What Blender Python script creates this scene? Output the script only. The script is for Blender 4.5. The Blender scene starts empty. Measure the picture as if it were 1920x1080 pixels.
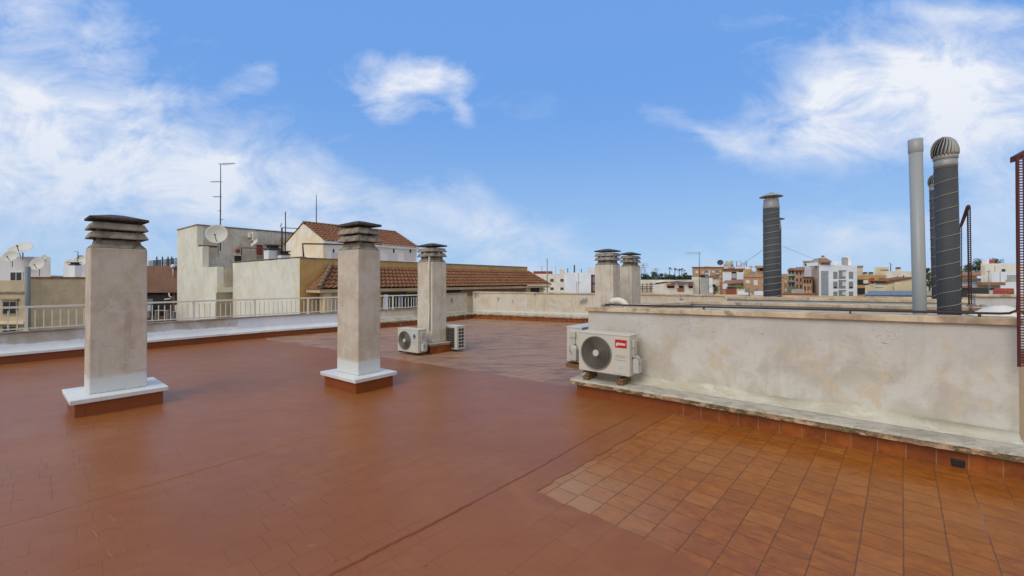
import bpy, math, random
from mathutils import Vector, Matrix
random.seed(7)
R = math.radians
S = bpy.context.scene
COL = S.collection

# ------------------------------------------------------------------ camera model
F, CX, HZ, PITCH, EYE = 791.0, 960.0, 526.0, R(0.4), 1.65
CY = HZ - F * math.tan(PITCH)
def ray(u, v):
    x, z = (u - CX) / F, -(v - CY) / F
    c, s = math.cos(PITCH), math.sin(PITCH)
    return Vector((x, c - s * z, s + c * z))
def P(u, v, z=0.0):                       # point of the photo lying at height z
    d = ray(u, v); t = (z - EYE) / d.z
    return Vector((d.x * t, d.y * t, z))
def D(u, v, Y):                           # point of the photo lying Y metres ahead
    d = ray(u, v); t = Y / d.y
    return Vector((d.x * t, Y, EYE + d.z * t))
def zat(v, Y): return D(CX, v, Y).z

cam = bpy.data.cameras.new('camera'); co = bpy.data.objects.new('camera', cam); COL.objects.link(co)
co.location = (0, 0, EYE); co.rotation_euler = (R(90) + PITCH, 0, 0)
cam.sensor_width = 36; cam.lens = F / 1920 * 36; cam.shift_y = -(540 - CY) / 1920
cam.clip_end = 20000; cam.clip_start = 0.05
S.camera = co

# ------------------------------------------------------------------ node helpers
class NT:
    def __init__(s, tree): s.t = tree; s.n = tree.nodes; s.l = tree.links
    def node(s, typ, **kw):
        n = s.n.new(typ)
        for k, v in kw.items(): setattr(n, k, v)
        return n
    def put(s, sock, val):
        if isinstance(val, bpy.types.NodeSocket): s.l.new(val, sock)
        elif val is not None:
            if isinstance(val, (tuple, list)) and len(val) == 3 and sock.type == 'RGBA': val = (*val, 1)
            sock.default_value = val
    def m(s, op, a, b=None, c=None, clamp=False):
        n = s.node('ShaderNodeMath', operation=op, use_clamp=clamp)
        s.put(n.inputs[0], a)
        if b is not None: s.put(n.inputs[1], b)
        if c is not None: s.put(n.inputs[2], c)
        return n.outputs[0]
    def mix(s, f, a, b, mode='MIX'):
        n = s.node('ShaderNodeMix', data_type='RGBA', blend_type=mode)
        s.put(n.inputs[0], f); s.put(n.inputs[6], a); s.put(n.inputs[7], b)
        return n.outputs[2]
    def noise(s, vec, scale, detail=4, rough=.55, dist=0.0, dim='3D'):
        n = s.node('ShaderNodeTexNoise'); n.noise_dimensions = dim
        if vec is not None: s.l.new(vec, n.inputs['Vector'])
        n.inputs['Scale'].default_value = scale; n.inputs['Detail'].default_value = detail
        n.inputs['Roughness'].default_value = rough; n.inputs['Distortion'].default_value = dist
        return n.outputs['Fac']
    def step(s, x, a, b):                 # smooth ramp a..b -> 0..1
        n = s.node('ShaderNodeMapRange', interpolation_type='SMOOTHSTEP')
        s.put(n.inputs[0], x); s.put(n.inputs[1], a); s.put(n.inputs[2], b)
        n.inputs[3].default_value = 0; n.inputs[4].default_value = 1
        return n.outputs[0]
    def mapping(s, vec, loc=(0, 0, 0), rot=(0, 0, 0), scale=(1, 1, 1), typ='POINT'):
        n = s.node('ShaderNodeMapping', vector_type=typ); s.l.new(vec, n.inputs[0])
        n.inputs[1].default_value = loc; n.inputs[2].default_value = rot; n.inputs[3].default_value = scale
        return n.outputs[0]
    def sep(s, vec):
        n = s.node('ShaderNodeSeparateXYZ'); s.l.new(vec, n.inputs[0]); return n.outputs
    def comb(s, x, y, z):
        n = s.node('ShaderNodeCombineXYZ')
        for i, v in enumerate((x, y, z)): s.put(n.inputs[i], v)
        return n.outputs[0]

def new_mat(name):
    m = bpy.data.materials.new(name); m.use_nodes = True
    t = NT(m.node_tree); b = t.n['Principled BSDF']
    return m, t, b
def srgb(r, g, b):
    f = lambda c: c / 12.92 if c <= .04045 else ((c + .055) / 1.055) ** 2.4
    return (f(r / 255), f(g / 255), f(b / 255))
def bump(t, b, h, strength=.3, dist=.01):
    n = t.node('ShaderNodeBump'); n.inputs['Strength'].default_value = strength
    n.inputs['Distance'].default_value = dist; t.l.new(h, n.inputs['Height']); t.l.new(n.outputs[0], b.inputs['Normal'])

def flat(name, c, rough=.6, metal=0.0, var=.12, scale=6, bmp=.0):
    m, t, b = new_mat(name)
    pos = t.node('ShaderNodeNewGeometry').outputs['Position']
    n = t.noise(pos, scale, 4)
    k = t.m('MULTIPLY_ADD', n, 2 * var, 1 - var)
    t.l.new(t.mix(1.0, c, t.comb(k, k, k), 'MULTIPLY'), b.inputs['Base Color'])
    b.inputs['Roughness'].default_value = rough; b.inputs['Metallic'].default_value = metal
    if bmp: bump(t, b, t.noise(pos, scale * 8, 4), bmp, .01)
    return m

def plaster(name, c1, c2, c3=None, scale=1.5, streak=.3, grime=(.10, .095, .08), gr=.35, band=None, rough=.85, specks=0.0, top=None, bmp=.25, topcol=None, fleck=None, mould=None, crack=0.0):
    """old render: base c1 blotched with c2/c3, vertical rain streaks, dark specks; band=(z,colour) a paint band up to height z;
       top=(z0,z1) darker weathering between those heights"""
    m, t, b = new_mat(name)
    pos = t.node('ShaderNodeNewGeometry').outputs['Position']
    n1 = t.noise(pos, scale, 5, .6, .4)
    col = t.mix(t.step(n1, .38, .62), c1, c2)
    if c3 is not None:
        n2 = t.noise(t.mapping(pos, loc=(7.3, 2.1, 4.4)), scale * 1.7, 5, .62, .6)
        col = t.mix(t.step(n2, .5, .68), col, c3)
    if streak:
        sv = t.mapping(pos, scale=(7, 7, .55))
        n3 = t.noise(sv, 1.6, 4, .6)
        f = t.m('MULTIPLY', t.step(n3, .5, .8), streak)
        col = t.mix(f, col, grime)
    if top:
        z = t.sep(pos)[2]
        n4 = t.noise(t.mapping(pos, scale=(1, 1, .5)), 5, 5, .65)
        zz = t.m('ADD', z, t.m('MULTIPLY', t.m('SUBTRACT', n4, .5), abs(top[1] - top[0]) * 1.8))
        f = t.m('MULTIPLY', t.step(zz, top[0], top[1]), gr)
        col = t.mix(f, col, topcol or grime)
    if specks:
        n5 = t.noise(t.mapping(pos, scale=(1, 1, 2.2)), 9, 6, .75, 1.2)
        n6 = t.noise(t.mapping(pos, loc=(3, 9, 1)), 1.4, 2)
        f = t.m('MULTIPLY', t.step(n5, .66, .70), t.m('MULTIPLY', t.step(n6, .5, .62), specks))
        col = t.mix(f, col, grime)
    if fleck:                             # crumbled flecks along a strip under the coping
        z = t.sep(pos)[2]; n8 = t.noise(t.mapping(pos, scale=(1, 1, 2.6)), 7.5, 6, .8, 1.5); n9 = t.noise(pos, 1.7, 2)
        f = t.m('MULTIPLY', t.step(z, fleck[0], fleck[0] + .03), t.step(z, fleck[1], fleck[1] - .02))
        f = t.m('MULTIPLY', f, t.m('MULTIPLY', t.step(n8, .60, .64), t.step(n9, .46, .54)))
        col = t.mix(t.m('MULTIPLY', f, .8), col, srgb(88, 84, 78))
    if mould:
        z = t.sep(pos)[2]; n8 = t.noise(t.mapping(pos, loc=(4, 1, 0), scale=(1, 1, .6)), 2.6, 4, .6); n9 = t.noise(t.mapping(pos, scale=(1, 1, .3)), 12, 4, .7)
        f = t.m('MULTIPLY', t.step(t.m('ADD', n8, t.m('MULTIPLY', n9, .25)), .70, .78), t.step(z, mould, mould + .2))
        col = t.mix(t.m('MULTIPLY', f, .65), col, srgb(84, 84, 76))
    if band:
        z = t.sep(pos)[2]
        n7 = t.noise(t.mapping(pos, loc=(1, 5, 2)), 1.6, 5, .6)
        f = t.step(t.m('ADD', z, t.m('MULTIPLY', t.m('SUBTRACT', n7, .5), band[2] if len(band) > 2 else .14)), band[0] + .03, band[0] - .03)
        col = t.mix(f, col, band[1])
    if crack:
        vo = t.node('ShaderNodeTexVoronoi', feature='DISTANCE_TO_EDGE'); wp = t.node('ShaderNodeVectorMath', operation='ADD'); t.l.new(pos, wp.inputs[0])
        nc = t.node('ShaderNodeTexNoise'); t.l.new(pos, nc.inputs['Vector']); nc.inputs['Scale'].default_value = 3.5; nc.inputs['Detail'].default_value = 6
        ms = t.node('ShaderNodeVectorMath', operation='SCALE'); t.l.new(nc.outputs['Color'], ms.inputs[0]); ms.inputs['Scale'].default_value = .7; t.l.new(ms.outputs[0], wp.inputs[1])
        t.l.new(wp.outputs[0], vo.inputs['Vector']); vo.inputs['Scale'].default_value = 1.7
        f = t.m('MULTIPLY', t.step(vo.outputs['Distance'], .012, .002), t.step(t.noise(t.mapping(pos, loc=(8, 2, 3)), 1.3, 3), .50, .60))
        col = t.mix(t.m('MULTIPLY', f, crack), col, srgb(104, 94, 82))
    fine = t.noise(pos, 38, 6, .7)
    k = t.m('MULTIPLY_ADD', fine, .22, .89)
    t.l.new(t.mix(1.0, col, t.comb(k, k, k), 'MULTIPLY'), b.inputs['Base Color'])
    b.inputs['Roughness'].default_value = rough
    h = t.m('ADD', t.m('MULTIPLY', t.noise(pos, 6, 6, .65), 1.0), t.m('MULTIPLY', fine, .25))
    bump(t, b, h, bmp, .02)
    return m

TILE_ANG = R(47.3)
def tile_coords(t, size=.203, ang=TILE_ANG, phase=.404):
    pos = t.node('ShaderNodeNewGeometry').outputs['Position']
    wob = t.noise(pos, 3.2, 2)
    w = t.m('MULTIPLY', t.m('SUBTRACT', wob, .5), .010)
    s = t.sep(pos)
    nx = t.m('ADD', t.m('MULTIPLY', s[0], math.sin(ang)), t.m('MULTIPLY', s[1], -math.cos(ang)))
    ny = t.m('ADD', t.m('MULTIPLY', s[0], math.cos(ang)), t.m('MULTIPLY', s[1], math.sin(ang)))
    x = t.m('DIVIDE', t.m('ADD', t.m('ADD', nx, phase), w), size)
    col = t.m('FLOOR', x)
    wn = t.node('ShaderNodeTexWhiteNoise', noise_dimensions='1D'); t.l.new(col, wn.inputs['W'])
    y = t.m('ADD', t.m('DIVIDE', t.m('ADD', ny, w), size), t.m('MULTIPLY', wn.outputs['Value'], .6))
    row = t.m('FLOOR', y)
    fx, fy = t.m('FRACT', x), t.m('FRACT', y)
    dx = t.m('MINIMUM', fx, t.m('SUBTRACT', 1, fx)); dy = t.m('MINIMUM', fy, t.m('SUBTRACT', 1, fy))
    wn2 = t.node('ShaderNodeTexWhiteNoise', noise_dimensions='2D'); t.l.new(t.comb(col, row, 0), wn2.inputs['Vector'])
    return pos, dx, dy, wn2.outputs['Value'], wn.outputs['Value'], nx, ny

def mat_tiles():
    m, t, b = new_mat('glazed_clay_tiles')
    pos, dx, dy, rnd, crnd, nx, ny = tile_coords(t)
    # brushed clay streaks across each tile
    sv = t.comb(t.m('MULTIPLY', nx, 4.0), t.m('MULTIPLY', ny, 9), t.m('MULTIPLY', rnd, 20))
    n1 = t.noise(sv, 1.9, 4, .6, .8)
    base = t.mix(t.step(n1, .2, .85), srgb(140, 74, 14), srgb(170, 100, 30))
    base = t.mix(t.m('MULTIPLY', t.step(t.noise(pos, 9, 5, .7), .4, .7), .45), base, srgb(116, 60, 18))
    base = t.mix(t.m('MULTIPLY', t.m('POWER', rnd, 1.5), .28), base, srgb(116, 60, 22))
    base = t.mix(t.m('MULTIPLY', t.step(t.m('FRACT', t.m('MULTIPLY', rnd, 7.3)), .6, 1.0), .14), base, srgb(190, 134, 70))
    blot = t.noise(pos, .8, 4)
    # weathered, matt greyish-brown tiles farther out
    s = t.sep(pos)
    near_grey = None
    far = t.step(t.m('ADD', s[1], t.m('MULTIPLY', t.m('SUBTRACT', blot, .5), 2.0)), 4.6, 7.0)
    n2 = t.noise(t.mapping(pos, scale=(.35, 1.6, 1)), 2.6, 5, .65)
    worn = t.mix(t.step(n2, .4, .64), srgb(162, 124, 96), srgb(128, 94, 68))
    worn = t.mix(t.m('MULTIPLY', t.step(n2, .58, .70), .6), worn, srgb(70, 50, 36))
    worn = t.mix(t.m('MULTIPLY', rnd, .35), worn, srgb(182, 138, 106))
    col = t.mix(far, base, worn)
    # pale dusty tiles beside the paint edge
    e = P(1010, 925); ec = Vector((e.x, e.y, 0))
    d = t.node('ShaderNodeVectorMath', operation='DISTANCE'); t.l.new(pos, d.inputs[0]); d.inputs[1].default_value = ec
    dust = t.m('MULTIPLY', t.step(d.outputs['Value'], 1.3, .0), t.m('MULTIPLY_ADD', rnd, .45, .35))
    col = t.mix(dust, col, srgb(176, 136, 92))
    # grout: columns wide, rows thin; some joints pale, some dark
    jn = t.noise(pos, 1.1, 3)
    gcol = t.mix(t.step(t.m('ADD', t.m('MULTIPLY', nx, .35), jn), .6, 1.2), srgb(84, 60, 44), srgb(206, 178, 148))
    crack = t.noise(pos, 14, 3)
    gx = t.step(dx, t.m('MULTIPLY_ADD', crack, .04, .006), t.m('MULTIPLY_ADD', crack, .03, -.008))
    gy = t.m('MULTIPLY', t.step(dy, t.m('MULTIPLY_ADD', crack, .03, .02), .006), t.step(t.noise(pos, 5, 2), .25, .45))
    g = t.m('MAXIMUM', t.m('MULTIPLY', gx, .78), t.m('MULTIPLY', gy, .66))
    col = t.mix(g, col, gcol)
    t.l.new(col, b.inputs['Base Color'])
    r = t.m('ADD', t.m('MULTIPLY_ADD', n1, .2, .20), t.m('MULTIPLY', far, .22))
    t.l.new(t.m('MAXIMUM', r, t.m('MULTIPLY', g, .8)), b.inputs['Roughness'])
    hgt = t.m('ADD', t.m('MULTIPLY', t.m('SUBTRACT', 1, g), 1.0), t.m('MULTIPLY', t.noise(sv, 1.3, 4), .35))
    hgt = t.m('ADD', hgt, t.m('MULTIPLY', rnd, .4))
    bump(t, b, hgt, .35, .006)
    b.inputs['IOR'].default_value = 1.42; b.inputs['Specular IOR Level'].default_value = .45
    return m

def mat_paint():
    m, t, b = new_mat('terracotta_roof_paint')
    pos, dx, dy, rnd, crnd, nx, ny = tile_coords(t)
    n1 = t.noise(pos, .55, 4, .6, .5)
    col = t.mix(t.step(n1, .35, .65), srgb(139, 82, 40), srgb(147, 90, 46))
    n2 = t.noise(t.mapping(pos, rot=(0, 0, -TILE_ANG), scale=(.5, 3, 1)), 1.6, 5, .65)
    col = t.mix(t.m('MULTIPLY', t.step(n2, .45, .7), .35), col, srgb(138, 72, 38))
    vis = t.step(t.noise(pos, 1.0, 4, .6), .40, .58)         # joints telegraph through in places
    gx = t.step(dx, .035, .004); gy = t.m('MULTIPLY', t.step(dy, .03, .004), vis)
    g = t.m('MAXIMUM', t.m('MULTIPLY', gx, t.m('MULTIPLY_ADD', vis, .6, .25)), t.m('MULTIPLY', gy, .8))
    col = t.mix(t.m('MULTIPLY', g, .36), col, srgb(92, 48, 28))
    col = t.mix(t.m('MULTIPLY', rnd, .08), col, srgb(120, 62, 34))
    dust = t.m('MULTIPLY', t.step(t.noise(t.mapping(pos, loc=(5, 3, 0)), 1.1, 7, .72, .8), .50, .70), .17)
    col = t.mix(dust, col, srgb(178, 128, 96))
    sp = t.noise(pos, 17, 2, .5)
    col = t.mix(t.m('MULTIPLY', t.step(sp, .765, .78), .7), col, srgb(80, 40, 26))
    scr = t.noise(t.mapping(pos, rot=(0, 0, .6), scale=(1, 9, 1)), 3.1, 2, .5)
    col = t.mix(t.m('MULTIPLY', t.step(scr, .77, .80), .35), col, srgb(190, 140, 112))
    t.l.new(col, b.inputs['Base Color'])
    t.l.new(t.m('ADD', t.m('MULTIPLY_ADD', t.noise(pos, 2.3, 6, .7), .22, .26), t.m('MULTIPLY', dust, .5)), b.inputs['Roughness'])
    h = t.m('ADD', t.m('MULTIPLY', g, -.7), t.m('MULTIPLY', t.noise(pos, 22, 4, .6), .16))
    h = t.m('ADD', h, t.m('MULTIPLY', rnd, t.m('MULTIPLY', vis, .28)))
    h = t.m('ADD', h, t.m('MULTIPLY', t.noise(pos, 1.7, 3), .9))
    bump(t, b, h, .30, .008)
    b.inputs['IOR'].default_value = 1.38; b.inputs['Specular IOR Level'].default_value = .42
    return m

def mat_skirt(name, ang, painted=False, size=.2):
    m, t, b = new_mat(name)
    pos = t.node('ShaderNodeNewGeometry').outputs['Position']; s = t.sep(pos)
    along = t.m('ADD', t.m('MULTIPLY', s[0], math.cos(ang)), t.m('MULTIPLY', s[1], math.sin(ang)))
    x = t.m('DIVIDE', along, size); fx = t.m('FRACT', x)
    dx = t.m('MINIMUM', fx, t.m('SUBTRACT', 1, fx)); g = t.step(dx, .03, .008)
    wn = t.node('ShaderNodeTexWhiteNoise', noise_dimensions='1D'); t.l.new(t.m('FLOOR', x), wn.inputs['W'])
    n = t.noise(pos, 7, 5, .65)
    if painted:
        col = t.mix(n, srgb(140, 72, 26), srgb(122, 60, 20)); col = t.mix(t.m('MULTIPLY', g, .3), col, srgb(100, 52, 32))
        b.inputs['Roughness'].default_value = .4
    else:
        col = t.mix(t.step(n, .3, .7), srgb(118, 58, 14), srgb(160, 86, 24)); col = t.mix(t.m('MULTIPLY', wn.outputs['Value'], .5), col, srgb(100, 44, 16))
        col = t.mix(t.m('MULTIPLY', g, .7), col, srgb(150, 122, 96))
        b.inputs['Roughness'].default_value = .4
    t.l.new(col, b.inputs['Base Color'])
    bump(t, b, t.m('SUBTRACT', t.m('MULTIPLY', n, .3), g), .3, .005)
    return m

def mat_ledge(name='mossy_ledge', c=(.62, .60, .54)):
    m, t, b = new_mat(name)
    g = t.node('ShaderNodeNewGeometry'); pos = g.outputs['Position']; nz = t.sep(g.outputs['Normal'])[2]
    n1 = t.noise(pos, 3.5, 6, .7, .6)
    topc = t.mix(t.step(n1, .42, .62), c, tuple(x * .72 for x in c))
    topc = t.mix(t.m('MULTIPLY', t.step(t.noise(t.mapping(pos, rot=(0, 0, R(38.7)), scale=(.5, 3, 1)), 7, 6, .75), .54, .64), .55), topc, srgb(112, 106, 88))
    n2 = t.noise(t.mapping(pos, scale=(1, 1, 2.5)), 6, 6, .75)
    side = t.mix(t.step(n2, .40, .56), srgb(196, 164, 132), srgb(92, 84, 52))
    side = t.mix(t.m('MULTIPLY', t.step(t.noise(pos, 2.1, 4), .52, .62), .6), side, srgb(150, 118, 92))
    col = t.mix(t.step(nz, .75, .35), topc, side)
    t.l.new(col, b.inputs['Base Color']); b.inputs['Roughness'].default_value = .85
    bump(t, b, t.noise(pos, 14, 6, .7), .5, .008)
    return m

def mat_rooftile(name, c1, c2):
    m, t, b = new_mat(name)
    pos = t.node('ShaderNodeNewGeometry').outputs['Position']
    n = t.noise(pos, 5, 5, .7); n2 = t.noise(pos, .9, 3)
    col = t.mix(t.step(n, .35, .65), c1, c2)
    col = t.mix(t.m('MULTIPLY', t.step(n2, .5, .7), .4), col, tuple(x * .5 for x in c1))
    t.l.new(col, b.inputs['Base Color']); b.inputs['Roughness'].default_value = .8
    return m

def mat_brick(name, c, mortar, bw=.25, bh=.07):
    m, t, b = new_mat(name)
    pos = t.node('ShaderNodeNewGeometry').outputs['Position']; s = t.sep(pos)
    v = t.comb(t.m('ADD', s[0], s[1]), s[2], 0)
    br = t.node('ShaderNodeTexBrick'); t.l.new(v, br.inputs['Vector']); br.inputs['Scale'].default_value = 1
    br.inputs['Brick Width'].default_value = bw; br.inputs['Row Height'].default_value = bh; br.inputs['Mortar Size'].default_value = .008
    br.inputs['Color1'].default_value = (*c, 1); br.inputs['Color2'].default_value = (*[x * .7 for x in c], 1); br.inputs['Mortar'].default_value = (*mortar, 1)
    n = t.noise(pos, 1.1, 5, .6)
    k = t.m('MULTIPLY_ADD', n, .5, .75)
    t.l.new(t.mix(1.0, br.outputs['Color'], t.comb(k, k, k), 'MULTIPLY'), b.inputs['Base Color'])
    b.inputs['Roughness'].default_value = .85
    return m

def mat_felt():
    m, t, b = new_mat('mineral_felt')
    pos = t.node('ShaderNodeNewGeometry').outputs['Position']
    n = t.noise(pos, 90, 5, .8); n2 = t.noise(pos, 4, 5, .7)
    col = t.mix(t.step(n, .45, .75), srgb(60, 63, 66), srgb(88, 91, 94))
    col = t.mix(t.m('MULTIPLY', t.step(n2, .4, .7), .4), col, srgb(52, 54, 58))
    t.l.new(col, b.inputs['Base Color']); b.inputs['Roughness'].default_value = .75
    bump(t, b, n, .4, .004)
    return m

def mat_foliage(name, c1, c2):
    m, t, b = new_mat(name)
    pos = t.node('ShaderNodeNewGeometry').outputs['Position']
    col = t.mix(t.noise(pos, 1.6, 4), c1, c2)
    t.l.new(col, b.inputs['Base Color']); b.inputs['Roughness'].default_value = .7
    return m

# ------------------------------------------------------------------ mesh helpers
class MB:
    def __init__(s): s.v = []; s.f = []; s.sm = []
    def add(s, verts, faces, smooth=False):
        o = len(s.v); s.v += [tuple(x) for x in verts]
        for f in faces: s.f.append(tuple(i + o for i in f)); s.sm.append(smooth)
        return s
    def hexa(s, b4, t4):                  # bottom 4 ccw, top 4 ccw
        return s.add(list(b4) + list(t4), [(3, 2, 1, 0), (4, 5, 6, 7), (0, 1, 5, 4), (1, 2, 6, 5), (2, 3, 7, 6), (3, 0, 4, 7)])
    def box(s, c, size, ang=0.0):         # centre, full size, yaw
        ca, sa = math.cos(ang), math.sin(ang); hx, hy, hz = [x / 2 for x in size]
        def q(x, y, z): return (c[0] + ca * x - sa * y, c[1] + sa * x + ca * y, c[2] + z)
        return s.hexa([q(-hx, -hy, -hz), q(hx, -hy, -hz), q(hx, hy, -hz), q(-hx, hy, -hz)],
                      [q(-hx, -hy, hz), q(hx, -hy, hz), q(hx, hy, hz), q(-hx, hy, hz)])
    def frus(s, c, b, t, z0, z1, ang=0.0):  # rectangular frustum, b/t = full (x,y) sizes
        ca, sa = math.cos(ang), math.sin(ang)
        def q(x, y, z): return (c[0] + ca * x - sa * y, c[1] + sa * x + ca * y, z)
        r = lambda d, z: [q(-d[0] / 2, -d[1] / 2, z), q(d[0] / 2, -d[1] / 2, z), q(d[0] / 2, d[1] / 2, z), q(-d[0] / 2, d[1] / 2, z)]
        return s.hexa(r(b, z0), r(t, z1))
    def prism(s, poly, ext):              # planar polygon (3d pts) extruded by a vector
        n = len(poly); e = Vector(ext)
        a = [Vector(p) for p in poly]; bb = [p + e for p in a]
        nrm = Vector((0, 0, 0))
        for i in range(n): nrm += a[i].cross(a[(i + 1) % n])
        if nrm.dot(e) > 0: a.reverse(); bb.reverse()
        return s.add(a + bb, [tuple(range(n)), tuple(reversed(range(n, 2 * n)))] + [(i, i + n, (i + 1) % n + n, (i + 1) % n) for i in range(n)])
    def cyl(s, p0, p1, r0, r1=None, seg=16, caps=True):
        r1 = r0 if r1 is None else r1
        p0, p1 = Vector(p0), Vector(p1); ax = (p1 - p0).normalized()
        u = ax.cross(Vector((0, 0, 1)) if abs(ax.z) < .9 else Vector((1, 0, 0))).normalized(); w = ax.cross(u)
        vs = []
        for p, r in ((p0, r0), (p1, r1)):
            for i in range(seg):
                a = 2 * math.pi * i / seg; vs.append(p + (u * math.cos(a) + w * math.sin(a)) * r)
        o = len(s.v); s.add(vs, [(i, (i + 1) % seg, (i + 1) % seg + seg, i + seg) for i in range(seg)], True)
        if caps:
            s.f.append(tuple(o + i for i in reversed(range(seg)))); s.sm.append(False)
            s.f.append(tuple(o + i + seg for i in range(seg))); s.sm.append(False)
        return s
    def tube(s, pts, r, seg=8):
        pts = [Vector(p) for p in pts]; rr = r if isinstance(r, (list, tuple)) else [r] * len(pts)
        rings = []; up = None
        for i, p in enumerate(pts):
            d = (pts[min(i + 1, len(pts) - 1)] - pts[max(i - 1, 0)]).normalized()
            if up is None: up = d.cross(Vector((0, 0, 1)) if abs(d.z) < .9 else Vector((1, 0, 0))).normalized()
            up = (up - d * up.dot(d)).normalized(); w = d.cross(up)
            rings.append([p + (up * math.cos(2 * math.pi * k / seg) + w * math.sin(2 * math.pi * k / seg)) * rr[i] for k in range(seg)])
        vs = [v for rg in rings for v in rg]; fs = []
        for i in range(len(pts) - 1):
            for k in range(seg):
                a, b = i * seg + k, i * seg + (k + 1) % seg
                fs.append((a, b, b + seg, a + seg))
        o = len(s.v); s.add(vs, fs, True)
        s.f.append(tuple(o + k for k in reversed(range(seg)))); s.sm.append(False)
        s.f.append(tuple(o + (len(pts) - 1) * seg + k for k in range(seg))); s.sm.append(False)
        return s
    def lathe(s, c, prof, seg=32, axis=None):   # prof list of (r,z) bottom to top
        vs = []; M = axis.to_3x3() if axis is not None else Matrix.Identity(3); c = Vector(c)
        for r, z in prof:
            for i in range(seg):
                a = 2 * math.pi * i / seg; vs.append(c + M @ Vector((r * math.cos(a), r * math.sin(a), z)))
        fs = []
        for j in range(len(prof) - 1):
            for i in range(seg):
                k = (i + 1) % seg; fs.append((j * seg + i, j * seg + k, (j + 1) * seg + k, (j + 1) * seg + i))
        return s.add(vs, fs, True)
    def build(s, name, mat, parent=None, bevel=0, fix=True, segs=2):
        me = bpy.data.meshes.new(name); me.from_pydata(s.v, [], s.f)
        me.polygons.foreach_set('use_smooth', s.sm); me.update()
        if isinstance(mat, (list, tuple)):
            for q in mat: me.materials.append(q)
        else: me.materials.append(mat)
        o = bpy.data.objects.new(name, me); COL.objects.link(o)
        if parent is not None:
            o.parent = parent; o.matrix_parent_inverse = Matrix.Translation(parent.location).inverted() if not parent.rotation_euler[2] else parent.matrix_basis.inverted()
        if bevel:
            b = o.modifiers.new('bevel', 'BEVEL'); b.width = bevel; b.segments = segs; b.limit_method = 'ANGLE'; b.angle_limit = R(35)
        return o
def tag(o, label, cat, group=None, kind=None):
    o['label'] = label; o['category'] = cat
    if group: o['group'] = group
    o['kind'] = kind or 'thing'
    return o
def thing(name, label, cat, loc=(0, 0, 0), group=None):
    o = bpy.data.objects.new(name, None); o.location = loc; COL.objects.link(o)
    o.empty_display_size = .2
    return tag(o, label, cat, group)
def struct(o): o['kind'] = 'structure'; return o
def dirv(deg): return Vector((math.cos(R(deg)), math.sin(R(deg)), 0))
def V(x, y, z=0.0): return Vector((x, y, z))

# ------------------------------------------------------------------ materials
M = {}
M['tiles'] = mat_tiles(); M['paint'] = mat_paint()
M['skirt'] = mat_skirt('glazed_skirting', R(-38.7)); M['skirtp'] = mat_skirt('painted_skirting', R(-38.7), True)
M['skirtq'] = mat_skirt('painted_skirting_chimney', R(50), True)
M['ledge'] = mat_ledge(c=(.47, .43, .35))
M['pvcd'] = flat('dark_grey_pipe', srgb(110, 116, 118), .5, 0, .06, 2)
M['ledgew'] = plaster('white_painted_ledge', (.70, .71, .70), (.64, .65, .64), scale=2, streak=.05, specks=.0, bmp=.15, rough=.6)
M['chim'] = plaster('chimney_render', srgb(198, 188, 172), srgb(184, 170, 150), srgb(196, 190, 178), scale=3.2, streak=.55, grime=srgb(150, 134, 116), specks=.3, crack=.22,
                    band=(.43, (.60, .62, .60), .07), top=(1.9, 2.25), gr=.5, topcol=srgb(150, 138, 122))
M['chimc'] = plaster('weathered_concrete', srgb(152, 142, 126), srgb(122, 112, 98), srgb(92, 84, 74), scale=5, streak=.5, grime=srgb(70, 62, 56), specks=.5)
M['cap'] = plaster('sooty_cap_concrete', srgb(74, 69, 65), srgb(54, 50, 48), srgb(90, 83, 76), scale=9, streak=.2, grime=srgb(50, 46, 44), specks=.5)
M['wall'] = plaster('light_well_render', srgb(200, 196, 186), srgb(182, 174, 160), srgb(196, 180, 154), scale=2.6, streak=.22, grime=srgb(126, 118, 106), specks=.9, top=(.75, 1.12), gr=.55, topcol=srgb(192, 192, 188), fleck=(.98, 1.15), crack=.3)
M['cove'] = plaster('smeared_mortar', srgb(194, 188, 168), srgb(180, 172, 150), srgb(200, 196, 180), scale=2.5, streak=0, specks=.3, bmp=.4)
M['coping'] = plaster('stone_coping', srgb(208, 190, 160), srgb(182, 160, 130), srgb(150, 134, 112), scale=2.2, streak=.25, grime=srgb(90, 80, 66), specks=.8)
M['parold'] = plaster('old_parapet_render', srgb(204, 204, 202), srgb(178, 166, 150), srgb(200, 202, 206), scale=1.3, streak=.3, grime=srgb(128, 112, 96), specks=.6,
                      band=(.36, (.78, .80, .83), .2), bmp=.3)
M['parnew'] = plaster('fresh_parapet_paint', (.70, .71, .76), (.66, .67, .71), scale=1, streak=.05, bmp=.1)
M['farpar'] = plaster('far_parapet_render', srgb(206, 198, 180), srgb(196, 182, 158), srgb(200, 202, 200), scale=1.4, mould=.62, fleck=(.95, 1.1), streak=.35, grime=srgb(132, 122, 110), specks=.9,
                      band=(.36, srgb(214, 210, 194), .06))
M['rail'] = flat('cream_rail_paint', srgb(222, 216, 200), .45, 0, .04)
M['black'] = flat('drain_black', (.008, .008, .008), .6)
M['ac'] = flat('ac_enamel', srgb(198, 194, 181), .38, 0, .03, 3)
M['ac2'] = flat('ac_plastic', srgb(184, 182, 172), .5, 0, .04, 3)
M['acdark'] = flat('ac_dark', srgb(46, 46, 46), .5, 0, .2)
M['grille'] = flat('ac_grille', srgb(132, 126, 114), .45, 0, .08)
M['red'] = flat('badge_red', srgb(186, 26, 22), .4, 0, .03)
M['white'] = flat('badge_white', (.8, .8, .8), .4, 0, .02)
M['lblue'] = flat('sticker_blue', srgb(150, 196, 220), .4, 0, .1, 30)
M['blue'] = flat('sticker_deep_blue', srgb(60, 128, 176), .4, 0, .1, 30)
M['wood'] = flat('old_wood', srgb(122, 88, 52), .8, 0, .4, 20, .4)
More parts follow.
